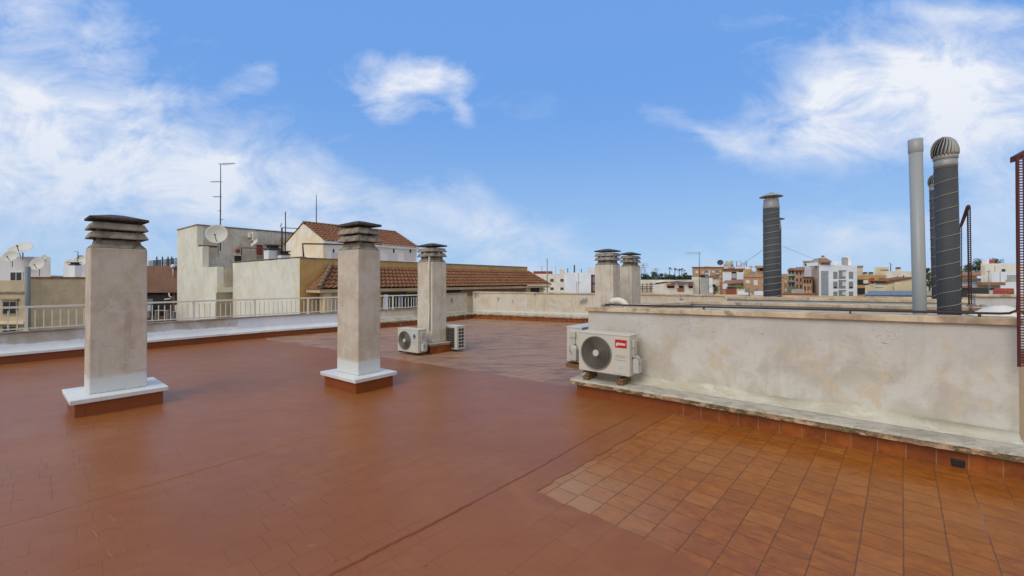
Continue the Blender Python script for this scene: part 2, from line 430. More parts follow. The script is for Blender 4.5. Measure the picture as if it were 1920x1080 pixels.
M['rust'] = flat('rusty_iron', srgb(92, 58, 44), .75, .3, .35, 25, .3)
M['iron'] = flat('dark_iron', srgb(62, 46, 44), .55, .4, .3, 20, .2)
M['maroon'] = flat('maroon_iron', srgb(92, 46, 46), .5, .3, .25, 15, .2)
M['pvc'] = flat('grey_pvc', srgb(150, 154, 152), .42, 0, .05, 2)
M['ins'] = flat('white_insulation', srgb(216, 210, 192), .6, 0, .12, 14, .4)
M['insg'] = flat('grey_insulation', srgb(150, 144, 132), .7, 0, .2, 20, .4)
M['felt'] = mat_felt()
M['greyw'] = plaster('grey_cement_render', srgb(196, 194, 190), srgb(182, 180, 176), scale=1.5, streak=.2, grime=srgb(140, 136, 130), specks=.6, crack=.3)
M['galv'] = flat('galvanised_steel', srgb(150, 152, 150), .5, .25, .15, 12)
M['seam'] = flat('seam_tape', srgb(150, 148, 132), .7, 0, .2, 20)
M['vane'] = flat('turbine_vane', srgb(158, 156, 150), .5, .15, .15, 12)
M['dish'] = flat('dish_grey', srgb(198, 196, 186), .55, 0, .05, 3)
M['dark'] = flat('dark_metal', srgb(60, 58, 58), .6, .2, .1)
M['glass'] = flat('window_glass', srgb(40, 44, 48), .15, 0, .2, 1)
M['glassb'] = flat('window_glass_pale', srgb(120, 136, 146), .15, 0, .2, 1)
M['creamw'] = plaster('cream_wall_render', srgb(220, 216, 200), srgb(206, 204, 192), srgb(212, 200, 168), scale=.8, streak=.25, grime=srgb(164, 158, 142), specks=.15)
M['stain'] = plaster('stained_grey_render', srgb(206, 200, 188), srgb(182, 168, 148), srgb(200, 198, 192), scale=1.0, streak=.55, grime=srgb(112, 96, 80), specks=.6)
M['taupe'] = plaster('taupe_render', srgb(160, 148, 128), srgb(142, 128, 108), scale=1.0, streak=.3, grime=srgb(110, 98, 84))
M['ochre'] = plaster('ochre_render', srgb(196, 158, 98), srgb(184, 146, 92), srgb(170, 140, 100), scale=.9, streak=.2, grime=srgb(120, 96, 66))
M['ochrel'] = plaster('pale_ochre_render', srgb(206, 182, 142), srgb(190, 162, 122), scale=1.2, streak=.15, grime=srgb(130, 104, 76))
M['tanw'] = plaster('tan_roughcast', srgb(190, 172, 144), srgb(178, 160, 132), scale=2, streak=.1, grime=srgb(120, 104, 84))
M['brownw'] = plaster('brown_render', srgb(138, 104, 84), srgb(126, 94, 76), scale=1, streak=.1)
M['whiteh'] = plaster('white_house_render', srgb(226, 228, 232), srgb(212, 214, 218), scale=.5, streak=.15, grime=srgb(170, 166, 160))
M['whitew'] = plaster('bright_white_render', srgb(232, 236, 242), srgb(222, 226, 232), scale=.3, streak=.08, grime=srgb(180, 178, 176))
M['whitec'] = plaster('warm_white_render', srgb(230, 224, 210), srgb(216, 208, 192), scale=.4, streak=.15, grime=srgb(176, 164, 146))
M['beige'] = plaster('beige_render', srgb(216, 196, 172), srgb(204, 184, 158), scale=.4, streak=.15, grime=srgb(150, 134, 118))
M['cream2'] = plaster('cream_town_render', srgb(222, 208, 174), srgb(208, 192, 156), scale=.4, streak=.15, grime=srgb(150, 134, 108))
M['gable'] = plaster('streaked_gable_render', srgb(232, 220, 198), srgb(224, 206, 172), srgb(226, 226, 222), scale=.7, streak=.45, grime=srgb(186, 150, 108))
M['pink'] = plaster('pink_town_render', srgb(196, 166, 146), srgb(180, 148, 128), scale=.4, streak=.15, grime=srgb(130, 104, 92))
M['green'] = plaster('pale_green_render', srgb(190, 200, 186), srgb(176, 186, 172), scale=.4, streak=.1)
M['lilac'] = plaster('lilac_white_render', srgb(206, 204, 208), srgb(192, 190, 194), scale=.4, streak=.1)
M['grey'] = plaster('grey_town_render', srgb(180, 178, 172), srgb(164, 162, 156), scale=.4, streak=.2)
M['rtile'] = mat_rooftile('brown_roof_tiles', srgb(142, 94, 60), srgb(112, 72, 44))
M['rtile2'] = mat_rooftile('orange_roof_tiles', srgb(162, 118, 92), srgb(134, 94, 72))
M['moss'] = flat('lichened_ridge', srgb(128, 108, 84), .9, 0, .4, 10, .4)
M['brick'] = mat_brick('orange_brick', srgb(196, 152, 112), srgb(180, 154, 126))
M['brickr'] = mat_brick('red_brick', srgb(160, 84, 58), srgb(140, 96, 76), .3, .15)
M['shut'] = flat('white_shutter', srgb(216, 214, 208), .5, 0, .05, 1)
M['shutg'] = flat('grey_shutter', srgb(136, 136, 130), .5, 0, .05, 1)
M['redbr'] = flat('red_brown_paint', srgb(128, 48, 34), .6, 0, .15, 2)
M['solar'] = flat('solar_panel_glass', srgb(96, 106, 122), .5, 0, .1, 1)
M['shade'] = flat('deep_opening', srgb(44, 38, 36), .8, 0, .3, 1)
M['ground'] = flat('town_ground', srgb(120, 112, 98), .9, 0, .3, .05)
M['hill'] = flat('distant_hill', srgb(84, 96, 92), .9, 0, .2, .01)
M['hillt'] = mat_foliage('scrub', srgb(70, 84, 50), srgb(120, 108, 72))
M['leafd'] = mat_foliage('dark_pine_leaves', srgb(48, 62, 38), srgb(72, 84, 52))
M['leafg'] = mat_foliage('bright_leaves', srgb(84, 104, 44), srgb(112, 126, 62))
M['bark'] = flat('bark', srgb(96, 78, 62), .9, 0, .3, 5)
M['lace'] = flat('patterned_screen', srgb(150, 154, 158), .6, 0, .6, 2.2)
M['awn'] = flat('brown_awning', srgb(150, 92, 66), .7, 0, .2, 2)
M['orange'] = flat('orange_red_paint', srgb(168, 72, 52), .5, 0, .1, 1)
M['rope'] = flat('lime_hose', srgb(206, 202, 168), .6, 0, .1)
M['fabric'] = flat('white_tarp', srgb(222, 218, 208), .6, 0, .1, 8, .3)

# ------------------------------------------------------------------ roof floor, paint, host building
par = [(-10.9, 6.9), (-10.02, 8.27), (-9.32, 9.21), (-8.77, 10.13), (-7.95, 11.2), (-7.1, 12.2), (-5.6, 13.6), (-4.58, 14.67), (-3.48, 15.6), (-2.6, 17.0), (-1.74, 18.4)]
par = [V(*p) for p in par]
farA, farB = V(-1.74, 18.4), V(-1.74 + 4.63 * 4.3, 18.4 - 2.1 * 4.3)
floor_poly = [V(-14.5, 1.0)] + par + [farB, V(17, -8), V(-14.5, -8)]
MB().add([(p.x, p.y, 0) for p in floor_poly], [tuple(reversed(range(len(floor_poly))))]).build('roof_floor', M['tiles'])
struct(bpy.data.objects['roof_floor'])
cx_, cy_ = 1, 4
outer = [V(cx_ + (p.x - cx_) * 1.03, cy_ + (p.y - cy_) * 1.03) for p in floor_poly]
b_ = MB(); b_.prism([V(p.x, p.y, -.02) for p in outer], (0, 0, -13.98)); struct(b_.build('roof_slab', M['creamw']))

def jag(a, b, n, j):
    a, b = Vector(a), Vector(b); nn = Vector((-(b - a).y, (b - a).x, 0)).normalized()
    return [a.lerp(b, i / n) + nn * (random.uniform(-j, j) if 0 < i < n else 0) for i in range(n)]
c0, c1_, c2_, c3_ = P(1266, 772), P(1005, 922), P(1360, 1080), P(1078, 738)
ext = c1_ + (c2_ - c1_).normalized() * 9
pp = jag(ext, c1_, 140, .011) + jag(c1_, c0, 46, .014) + [c0, V(2.3, 5.3), V(1.4, 6.2), c3_ + V(.25, .1)]
pp += jag(P(1080, 727), P(900, 698), 14, .012) + jag(P(900, 698), P(495, 636), 24, .015) + [P(495, 636)]
pp += [p + V(.05, -.05) for p in reversed(par[:6])] + [V(-14.4, 1.0), V(-14.4, -7.9), V(ext.x, -7.9)]
pm = MB().add([(p.x, p.y, .004) for p in pp], [tuple(range(len(pp)))])
po = pm.build('roof_paint', M['paint']); struct(po)
if po.data.polygons[0].normal.z < 0:
    po.data.flip_normals()
# raised membrane laps under the paint
sm = MB()
def lap(pts, w, h):
    pts = [Vector(p) for p in pts]
    fine = []
    for a, b in zip(pts, pts[1:]): fine += jag(a, b, 10, .006)
    fine.append(pts[-1])
    L, Rr, T = [], [], []
    for i, p in enumerate(fine):
        d = (fine[min(i + 1, len(fine) - 1)] - fine[max(i - 1, 0)]).normalized(); n = V(-d.y, d.x)
        k = min(1, min(i, len(fine) - 1 - i) / 4 + .15)
        L.append(p + n * w * 4 + V(0, 0, .0045)); T.append(p + V(0, 0, .0045 + h * k)); Rr.append(p - n * w + V(0, 0, .0045))
    n = len(fine)
    sm.add(L + T + Rr, [(i, i + n, i + n + 1, i + 1) for i in range(n - 1)] + [(i + n, i + 2 * n, i + 2 * n + 1, i + n + 1) for i in range(n - 1)])
lap([P(600, 1092), P(700, 1040), P(800, 990), P(905, 935)], .005, .008)
lap([P(905, 935), P(1010, 878), P(1120, 815), P(1195, 778)], .004, .004)
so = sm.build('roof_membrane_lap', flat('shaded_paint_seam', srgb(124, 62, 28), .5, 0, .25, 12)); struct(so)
sm = MB(); lap([P(-60, 1005), P(100, 962), P(300, 905), P(600, 815), P(760, 775)], .003, .0018)
so = sm.build('roof_membrane_lap', M['paint']); struct(so)

sc0 = MB()
def scuff(u0, v0, u1, v1, w=.006):
    a, c = P(u0, v0, .0056), P(u1, v1, .0056); d = (c - a).normalized(); n = V(-d.y, d.x) * w; k = 6; vs = []
    for i in range(k + 1):
        p = a.lerp(c, i / k); j = random.uniform(.4, 1.2) * (1 if 0 < i < k else .2); vs += [p + n * j, p - n * j * .8]
    sc0.add(vs, [(2 * i, 2 * i + 1, 2 * i + 3, 2 * i + 2) for i in range(k)])
for q in ((146, 820, 156, 832), (166, 828, 174, 838), (160, 868, 170, 878), (195, 870, 208, 882), (181, 891, 187, 900), (204, 965, 216, 980), (172, 993, 186, 1010), (199, 1030, 214, 1050), (175, 936, 184, 948), (270, 940, 280, 955), (215, 856, 224, 864), (196, 810, 202, 817)): scuff(*q, w=.003)
for q in ((1082, 776, 1104, 764), (1100, 767, 1124, 757), (1120, 759, 1139, 750), (1096, 770, 1112, 766), (1118, 757, 1136, 753)): scuff(*q, w=.006)
struct(sc0.build('paint_scuffs', flat('pale_scuff', srgb(164, 118, 88), .7, 0, .2, 30)))
# ------------------------------------------------------------------ parapets
def path_normals(pts):
    out = []
    for i, p in enumerate(pts):
        d = (pts[min(i + 1, len(pts) - 1)] - pts[max(i - 1, 0)]).normalized(); out.append(V(d.y, -d.x))   # inward = towards the camera side
    return out
def profile_sweep(mb, pts, prof, jit=None):
    """prof: list of (offset inward, z), closed loop, swept along pts"""
    nr = path_normals(pts); n = len(prof); vs = []
    for p, nn in zip(pts, nr):
        for k, (o, z) in enumerate(prof):
            j = random.uniform(-jit, jit) if jit and k in (1, 2) else 0
            vs.append(p + nn * (o + j) + V(0, 0, z + (j * .5 if jit else 0)))
    fs = []
    for i in range(len(pts) - 1):
        for k in range(n):
            a, b = i * n + k, i * n + (k + 1) % n
            fs.append((a, a + n, b + n, b))
    o = len(mb.v); mb.add(vs, fs)
    mb.f.append(tuple(o + k for k in range(n))); mb.sm.append(False)
    mb.f.append(tuple(o + (len(pts) - 1) * n + k for k in reversed(range(n)))); mb.sm.append(False)
def subdiv(pts, step):
    out = []
    for a, b in zip(pts, pts[1:]):
        n = max(1, int((b - a).length / step)); out += [a.lerp(b, i / n) for i in range(n)]
    return out + [pts[-1]]
def xat(pts, u):                          # index position where a path crosses pixel column u
    k = (u - CX) / F
    for i, (a, b) in enumerate(zip(pts, pts[1:])):
        fa, fb = a.x - k * a.y, b.x - k * b.y
        if fa * fb <= 0 and fa != fb:
            t = fa / (fa - fb); return i, a.lerp(b, t)
def cut(pts, u0, u1):
    s, e = (0, pts[0]) if u0 is None else xat(pts, u0), None
    e = (len(pts) - 1, pts[-1]) if u1 is None else xat(pts, u1)
    return [s[1]] + [pts[i] for i in range(s[0] + 1, e[0] + 1) if (pts[i] - s[1]).length > .02 and (pts[i] - e[1]).length > .02] + [e[1]]

# base line of the wall: skirting foot is `par`; wall face stands .26 m behind it
def mk_parapet(name, label, pts, top, matwall, matledge, matskirt, coping=None, lw=.26, th=.22, matcop=None):
    t = thing(name, label, 'parapet wall', tuple(pts[0]))
    f = subdiv(pts, .4); ff = subdiv(pts, .12)
    b = MB(); profile_sweep(b, f, [(-lw - th, -.3), (-lw - th, top), (-lw, top), (-lw, -.3)]); b.build('wall', matwall, t)
    b = MB(); profile_sweep(b, ff, [(-lw + .01, .165), (.045, .165), (.04, .215), (-lw + .10, .235), (-lw + .004, .30)], .004); b.build('ledge', matledge, t)
    b = MB(); profile_sweep(b, f, [(-lw + .02, -.01), (0, -.01), (0, .165), (-lw + .02, .165)]); b.build('skirting', matskirt, t)
    if coping:
        b = MB(); profile_sweep(b, ff, [(-lw - th - .03, top), (-lw - th - .03, top + coping), (-lw + .035, top + coping), (-lw + .035, top)], .003); b.build('coping', matcop, t)
    return t
M['wcap'] = plaster('thin_cement_cap', srgb(150, 140, 124), srgb(120, 108, 92), scale=3, streak=.2, specks=.5)
mk_parapet('parapet_wall', 'low white parapet with flaking stained upper strip, left of the cream patched block', cut(par, None, 453), .58, M['parold'], M['ledgew'], M['skirtp'], .02, matcop=M['wcap'])
mk_parapet('parapet_wall', 'low smooth freshly painted white parapet between patchy stretch and middle chimney', cut(par, 453, 640), .58, M['parnew'], M['ledgew'], M['skirtp'], .02, matcop=M['wcap'])
mk_parapet('parapet_wall', 'low unpainted dirty white parapet under the railing behind the chimney with cable', cut(par, 640, 812), .58, M['farpar'], M['ledge'], M['skirt'], .02, matcop=M['wcap'])
mk_parapet('parapet_wall', 'short tall parapet stretch with peeling plaster beside the far corner', cut(par, 812, None), 1.08, M['farpar'], M['ledge'], M['skirt'], .02, matcop=M['wcap'])
mk_parapet('parapet_wall', 'long straight far parapet with mould blotches and tan coping', [farA + V(-.1, .05), farB], 1.11, M['farpar'], M['ledge'], M['skirt'], .05, matcop=M['coping'])
# mould blotches are worn plaster patches: part of far wall look
# ------------------------------------------------------------------ railing
rt = thing('railing', 'cream metal railing with thin upright bars on the low parapet', 'railing', tuple(par[0]))
rp = [p + n * -.36 for p, n in zip(par, path_normals(par))]
rp = cut(rp, None, 805); rf = subdiv(rp, .12)
bar = MB(); bar.box((0, 0, .83), (.018, .018, .40)); post = MB(); post.box((0, 0, .845), (.045, .045, .49)); post.box((0, 0, .607), (.09, .09, .012))
for zz, hw, hh, nm in ((1.10, .025, .02, 'top_rail'), (.655, .014, .012, 'bottom_rail')):
    b = MB(); profile_sweep(b, rf, [(-hw, zz - hh), (-hw, zz + hh), (hw, zz + hh), (hw, zz - hh)]); b.build(nm, M['rail'], rt)
acc = 0; nxt = .06; total = 0; first = {}
posts_every = 12; k = 0
for a, b in zip(rp, rp[1:]):
    L = (b - a).length
    while nxt <= acc + L:
        p = a.lerp(b, (nxt - acc) / L); yaw = math.atan2((b - a).y, (b - a).x)
        kind = 'post' if k % posts_every == 4 else 'baluster'
        if kind not in first:
            o = (post if kind == 'post' else bar).build(kind, M['rail'], rt); first[kind] = o
        else:
            o = first[kind].copy(); COL.objects.link(o); o.parent = rt; o.matrix_parent_inverse = first[kind].matrix_parent_inverse
        o.location = (p.x, p.y, 0); o.rotation_euler = (0, 0, yaw)
        k += 1; nxt += .122
    acc += L

# ------------------------------------------------------------------ light well (low enclosure on the right)
WD, WN = dirv(-38.7), dirv(51.3)          # along the front wall, into the well
L0 = V(.84, 6.10)                         # outer ledge corner
LD = 5.2
wA = V(1.165, 6.44)                       # wall corner, front left
wB = V(4.51, 3.76)                        # wall corner, front right
wC = V(3.35, 8.29) + WN * -.1             # back left
wl = thing('light_well_wall', 'low cream plastered enclosure wall with stone coping around the vent pipes', 'enclosure wall', (1.165, 6.44, 0))
TH = .2
zl, zr = 1.185, 1.25                      # top of render left / right
b = MB()
def wallseg(mb, a, c, th, z0, za, zc):    # wall from a to c, thickness towards +n
    d = (c - a).normalized(); n = V(-d.y, d.x) * th
    mb.hexa([a + V(0, 0, z0), c + V(0, 0, z0), c + n + V(0, 0, z0), a + n + V(0, 0, z0)], [a + V(0, 0, za), c + V(0, 0, zc), c + n + V(0, 0, zc), a + n + V(0, 0, za)])
wallseg(b, wA, wB, TH, -.02, zl, zr); b.build('front_wall', M['wall'], wl)
back0 = V(3.30, 8.25); back1 = back0 + WD * 4.4
b = MB(); d_ = (back0 - wA).normalized(); s_ = V(d_.y, -d_.x) * TH
a0, a1 = wA + WN * (TH + .004), back0 - WN * .004
b.hexa([a0 + V(0, 0, -.02), a0 + s_ + V(0, 0, -.02), a1 + s_ + V(0, 0, -.02), a1 + V(0, 0, -.02)], [a0 + V(0, 0, zl), a0 + s_ + V(0, 0, zl), a1 + s_ + V(0, 0, zl + .01), a1 + V(0, 0, zl + .01)])
b.build('side_wall', M['wall'], wl)
M['inner'] = plaster('inner_well_render', srgb(196, 204, 206), srgb(184, 192, 194), scale=1.5, streak=.1, grime=srgb(150, 150, 146))
b = MB(); wallseg(b, back0, back1, TH, -.02, 1.195, 1.235); b.build('back_wall', M['inner'], wl)
def cop(a, c, z0, z1, h, over=.04, th=TH, name='coping'):
    d = (c - a).normalized(); n = V(-d.y, d.x); N = int((c - a).length / .1)
    mb = MB()
    pts = [a.lerp(c, i / N) for i in range(N + 1)]
    vs = []
    for i, p in enumerate(pts):
        z = z0 + (z1 - z0) * i / N; j = random.uniform(-.004, .004); j2 = random.uniform(-.003, .003)
        vs += [p - n * (over + j) + V(0, 0, z), p - n * (over + j) + V(0, 0, z + h + j2), p + n * (th + over) + V(0, 0, z + h + j2), p + n * (th + over) + V(0, 0, z)]
    fs = []
    for i in range(N):
        for k in range(4): A, B = i * 4 + k, i * 4 + (k + 1) % 4; fs.append((A, A + 4, B + 4, B))
    fs += [(0, 1, 2, 3), tuple(reversed(range(N * 4, N * 4 + 4)))]
    mb.add(vs, fs); return mb.build(name, M['coping'], wl, .004)
cop(wA - WD * .04, wB + WD * .02, zl + .002, zr + .002, .062)
cop(back0 - WD * .08, back1, 1.197, 1.237, .05)
sc_ = MB(); e0, e1 = wA + WN * (TH + .045), back0 - WN * .045
sd = s_ * 1.2; so_ = s_ * -.2
sc_.hexa([e0 + so_ + V(0, 0, zl + .003), e0 + sd + V(0, 0, zl + .003), e1 + sd + V(0, 0, zl + .013), e1 + so_ + V(0, 0, zl + .013)],
         [e0 + so_ + V(0, 0, zl + .06), e0 + sd + V(0, 0, zl + .06), e1 + sd + V(0, 0, zl + .063), e1 + so_ + V(0, 0, zl + .063)])
sc_.build('coping', M['coping'], wl, .004)
# ledge with rough mossy edge, wrapping the left corner
def rough_ledge(a, c, wid, name, z0=.165, z1=.235):
    d = (c - a).normalized(); n = V(-d.y, d.x); N = int((c - a).length / .05); vs = []
    rj = 0
    for i in range(N + 1):
        p = a.lerp(c, i / N); rj = rj * .6 + random.uniform(-.006, .006); j2 = random.uniform(-.004, .004)
        vs += [p - n * rj + V(0, 0, z0 + j2), p - n * (rj + .004) + V(0, 0, z1 - .02), p + n * .015 - n * rj + V(0, 0, z1 + j2 * .6), p + n * wid + V(0, 0, z1 + .012), p + n * wid + V(0, 0, z0)]
    fs = []
    for i in range(N):
        for k in range(5): A, B = i * 5 + k, i * 5 + (k + 1) % 5; fs.append((A, A + 5, B + 5, B))
    fs += [tuple(range(5)), tuple(reversed(range(N * 5, N * 5 + 5)))]
    return MB().add(vs, fs).build(name, M['ledge'], wl)
Lend = L0 + WD * 4.55
rough_ledge(L0, Lend, .475, 'ledge')
sl0 = L0 + WN * .48
mbx = MB(); e2 = sl0 + WN * 2.2
mbx.hexa([sl0 + V(0, 0, .165), sl0 + WD * .34 + V(0, 0, .165), e2 + WD * .34 + V(0, 0, .165), e2 + V(0, 0, .165)],
         [sl0 + V(0, 0, .235), sl0 + WD * .34 + V(0, 0, .247), e2 + WD * .34 + V(0, 0, .247), e2 + V(0, 0, .235)])
mbx.build('ledge', M['ledge'], wl)
# smeared mortar cove
N = 90; vs = []; rj = 0
cA, cB = wA - WD * .02, wB - WD * .01
for i in range(N + 1):
    p = cA.lerp(cB, i / N); rj = rj * .75 + random.uniform(-.008, .008)
    h = .345 + rj + .02 * math.sin(i * .21) - .06 * i / N
    vs += [p - WN * .22 + V(0, 0, .2435), p - WN * .10 + V(0, 0, .262 + rj * .3), p - WN * .02 + V(0, 0, .31 + rj * .5), p - WN * .008 + V(0, 0, h), p + WN * .01 + V(0, 0, h + .002), p + WN * .01 + V(0, 0, .23)]
fs = []
for i in range(N):
    for k in range(5): A, B = i * 6 + k, i * 6 + k + 1; fs.append((A, A + 6, B + 6, B))
cv = MB().add(vs, fs); cv.sm = [True] * len(cv.f); cv.build('mortar_cove', M['cove'], wl)
# skirting below the ledge
SK = L0 + WN * .075 + WD * .07
sB = SK + WD * 1.43; sE = SK + WD * 4.6
b = MB(); wallseg(b, SK, sB, .06, -.01, .165, .165); b.build('painted_skirting', M['skirtp'], wl)
b = MB(); wallseg(b, sB + WD * .002, sE, .06, -.01, .165, .165); b.build('skirting', M['skirt'], wl)
dh = P(1800, 884); dd = SK + WD * ((dh - SK).dot(WD))
b = MB(); b.box(dd - WN * .004 + V(0, 0, .045), (.085, .02, .065), R(-38.7)); b.build('drain_hole', M['black'], wl, .008)
# pipe clamps are parts of pipe
# second enclosure wall behind
Aa, Ab = V(4.73, 9.25), V(8.3, 7.65)
w2 = thing('enclosure_wall', 'thin low enclosure wall with tan coping behind the light well', 'enclosure wall', tuple(Aa))
b = MB(); wallseg(b, Aa, Ab, .2, -.02, 1.235, 1.235); b.build('wall', M['inner'], w2)
d = (Ab - Aa).normalized(); n = V(-d.y, d.x)
b = MB(); a_, c_ = Aa - d * .06 - n * .04, Ab + d * .03 - n * .04
b.hexa([a_ + V(0, 0, 1.237), c_ + V(0, 0, 1.237), c_ + n * .28 + V(0, 0, 1.237), a_ + n * .28 + V(0, 0, 1.237)], [a_ + V(0, 0, 1.30), c_ + V(0, 0, 1.30), c_ + n * .28 + V(0, 0, 1.30), a_ + n * .28 + V(0, 0, 1.30)])
b.build('coping', M['coping'], w2, .006)

w3 = thing('enclosure_wall', 'grey plastered enclosure wall end at the far right behind the boards', 'enclosure wall', tuple(D(1828, 560, 8.4)))
qa, qb = D(1829, 556, 8.4), D(1990, 556, 7.9); qa.z = qb.z = 0
b = MB(); wallseg(b, qa, qb, .2, -.02, 1.33, 1.33); b.build('wall', M['greyw'], w3)
b = MB(); wallseg(b, qa + V(-.04, -.04), qb + V(.04, -.04), .28, 1.332, 1.38, 1.38); b.build('coping', M['coping'], w3, .005)
# ------------------------------------------------------------------ chimneys
def chimney(name, label, c, ang, w, d, top, base, skirt='skirtq', plate='ledgew', cable=False, band=True):
    t = thing(name, label, 'chimney', (c[0], c[1], 0), 'rooftop chimneys')
    A = R(ang); k = top / 2.57
    b = MB(); b.frus(c, base, base, -.01, .168, A); b.build('base', M[skirt], t)
    pl = (base[0] + .10, base[1] + .10)
    b = MB(); b.frus(c, (pl[0] - .01, pl[1] - .01), pl, .168, .226, A); b.build('base_plate', M[plate], t, .008)
    zs = 2.08 * k; zn = 2.19 * k
    b = MB(); b.frus(c, (w * 1.02, d * 1.02), (w, d), .226, zs, A); b.build('shaft', M['chim' if band else 'chimo'], t, .015, segs=3)
    b = MB(); b.frus(c, (w - .006, d - .006), (w - .09, d - .09), zs + .001, zs + .055, A); b.frus(c, (w - .10, d - .10), (w - .13, d - .13), zs + .056, zn, A); b.build('shoulder', M['chimc'], t, .006)
    # legs between louvres
    for z0, z1, kk in ((zn, zn + .215 * k, 0),):
        for sx in (-1, 1):
            for sy in (-1, 1):
                q = MB(); ca, sa = math.cos(A), math.sin(A); ox, oy = sx * (w / 2 - .085), sy * (d / 2 - .085)
                q.box((c[0] + ca * ox - sa * oy, c[1] + sa * ox + ca * oy, (z0 + z1) / 2 - .02), (.045, .045, z1 - z0 + .04), A); q.build('louvre_leg', M['chimc'], t)
    q = MB()
    zl1 = zn + .015
    for i in range(2):
        z0 = zl1 + i * .115 * k
        # sloping ring: outer truncated pyramid, open in the middle
        ow, od, iw, idd = w + .02, d + .02, w - .055, d - .055
        ca, sa = math.cos(A), math.sin(A)
        def qq(x, y, z): return (c[0] + ca * x - sa * y, c[1] + sa * x + ca * y, z)
        def rect(a, e, z): return [qq(-a / 2, -e / 2, z), qq(a / 2, -e / 2, z), qq(a / 2, e / 2, z), qq(-a / 2, e / 2, z)]
        vs = rect(ow, od, z0) + rect(ow, od, z0 + .016) + rect(iw, idd, z0 + .088 * k) + rect(iw - .06, idd - .06, z0 + .088 * k) + rect(ow - .07, od - .07, z0)
        fs = []
        for r_ in range(4):
            for j in range(4):
                a_, e_ = r_ * 4 + j, r_ * 4 + (j + 1) % 4; fs.append((a_, e_, e_ + 4, a_ + 4))
        for j in range(4): a_, e_ = 16 + j, 16 + (j + 1) % 4; fs.append((a_, e_, (j + 1) % 4, j))
        MB().add(vs, fs).build('louvre', M['chimc'], t, .004)
    zc = zl1 + 2 * .115 * k + .01
    b = MB(); b.frus(c, (w + .03, d + .03), (w + .03, d + .03), zc, zc + .032, A); b.frus(c, (w + .026, d + .026), (w * .25, d * .25), zc + .0325, zc + .085 * k, A)
    b.build('cap', M['cap'], t, .006)
    if cable:
        ca, sa = math.cos(A), math.sin(A)
        def qq(x, y, z): return Vector((c[0] + ca * x - sa * y, c[1] + sa * x + ca * y, z))
        b = MB(); xo = -w / 2 - .02; yo = -d / 2 + .09
        b.tube([qq(xo, yo, 2.2), qq(xo - .006, yo, 1.7), qq(xo + .004, yo - .01, 1.0), qq(xo, yo, .6), qq(xo - .05, yo + .02, .42), qq(xo - .22, yo + .12, .28)], .011, 6)
        b.build('cable', M['ins'], t)
        b = MB(); b.tube([qq(xo + .004, yo - .035, 2.2), qq(xo + .004, yo - .035, .5)], .007, 6); b.build('cable', M['insg'], t)
    return t
M['chimo'] = plaster('chimney_render_unpainted', srgb(206, 198, 182), srgb(194, 180, 158), srgb(204, 198, 186), scale=3.0, streak=.55, grime=srgb(144, 128, 110), specks=.3, crack=.22, top=(1.9, 2.25), gr=.4, topcol=srgb(150, 138, 122))
chimney('chimney', 'big broad plastered chimney in the left foreground on white plate', (-5.26, 5.615), 50.8, .55, .42, 2.555, (.83, .77))
chimney('chimney', 'slim square plastered chimney with freshly painted white foot in mid foreground', (-2.406, 6.631), 53, .39, .56, 2.62, (.64, .86))
chimney('chimney', 'stained chimney with cable down its corner between two air conditioners', (-1.90, 10.0), 47, .41, .58, 2.57, (.68, .86), 'skirt', 'ledge', True, False)
chimney('chimney', 'nearer of the two small chimneys behind the enclosure wall corner', (2.66, 11.75), 47, .40, .57, 2.57, (.68, .86), 'skirt', 'ledge', False, False)
chimney('chimney', 'farther narrower chimney of the pair behind the enclosure wall corner', (3.68, 13.1), 47, .59, .38, 2.57, (.86, .68), 'skirt', 'ledge', False, False)

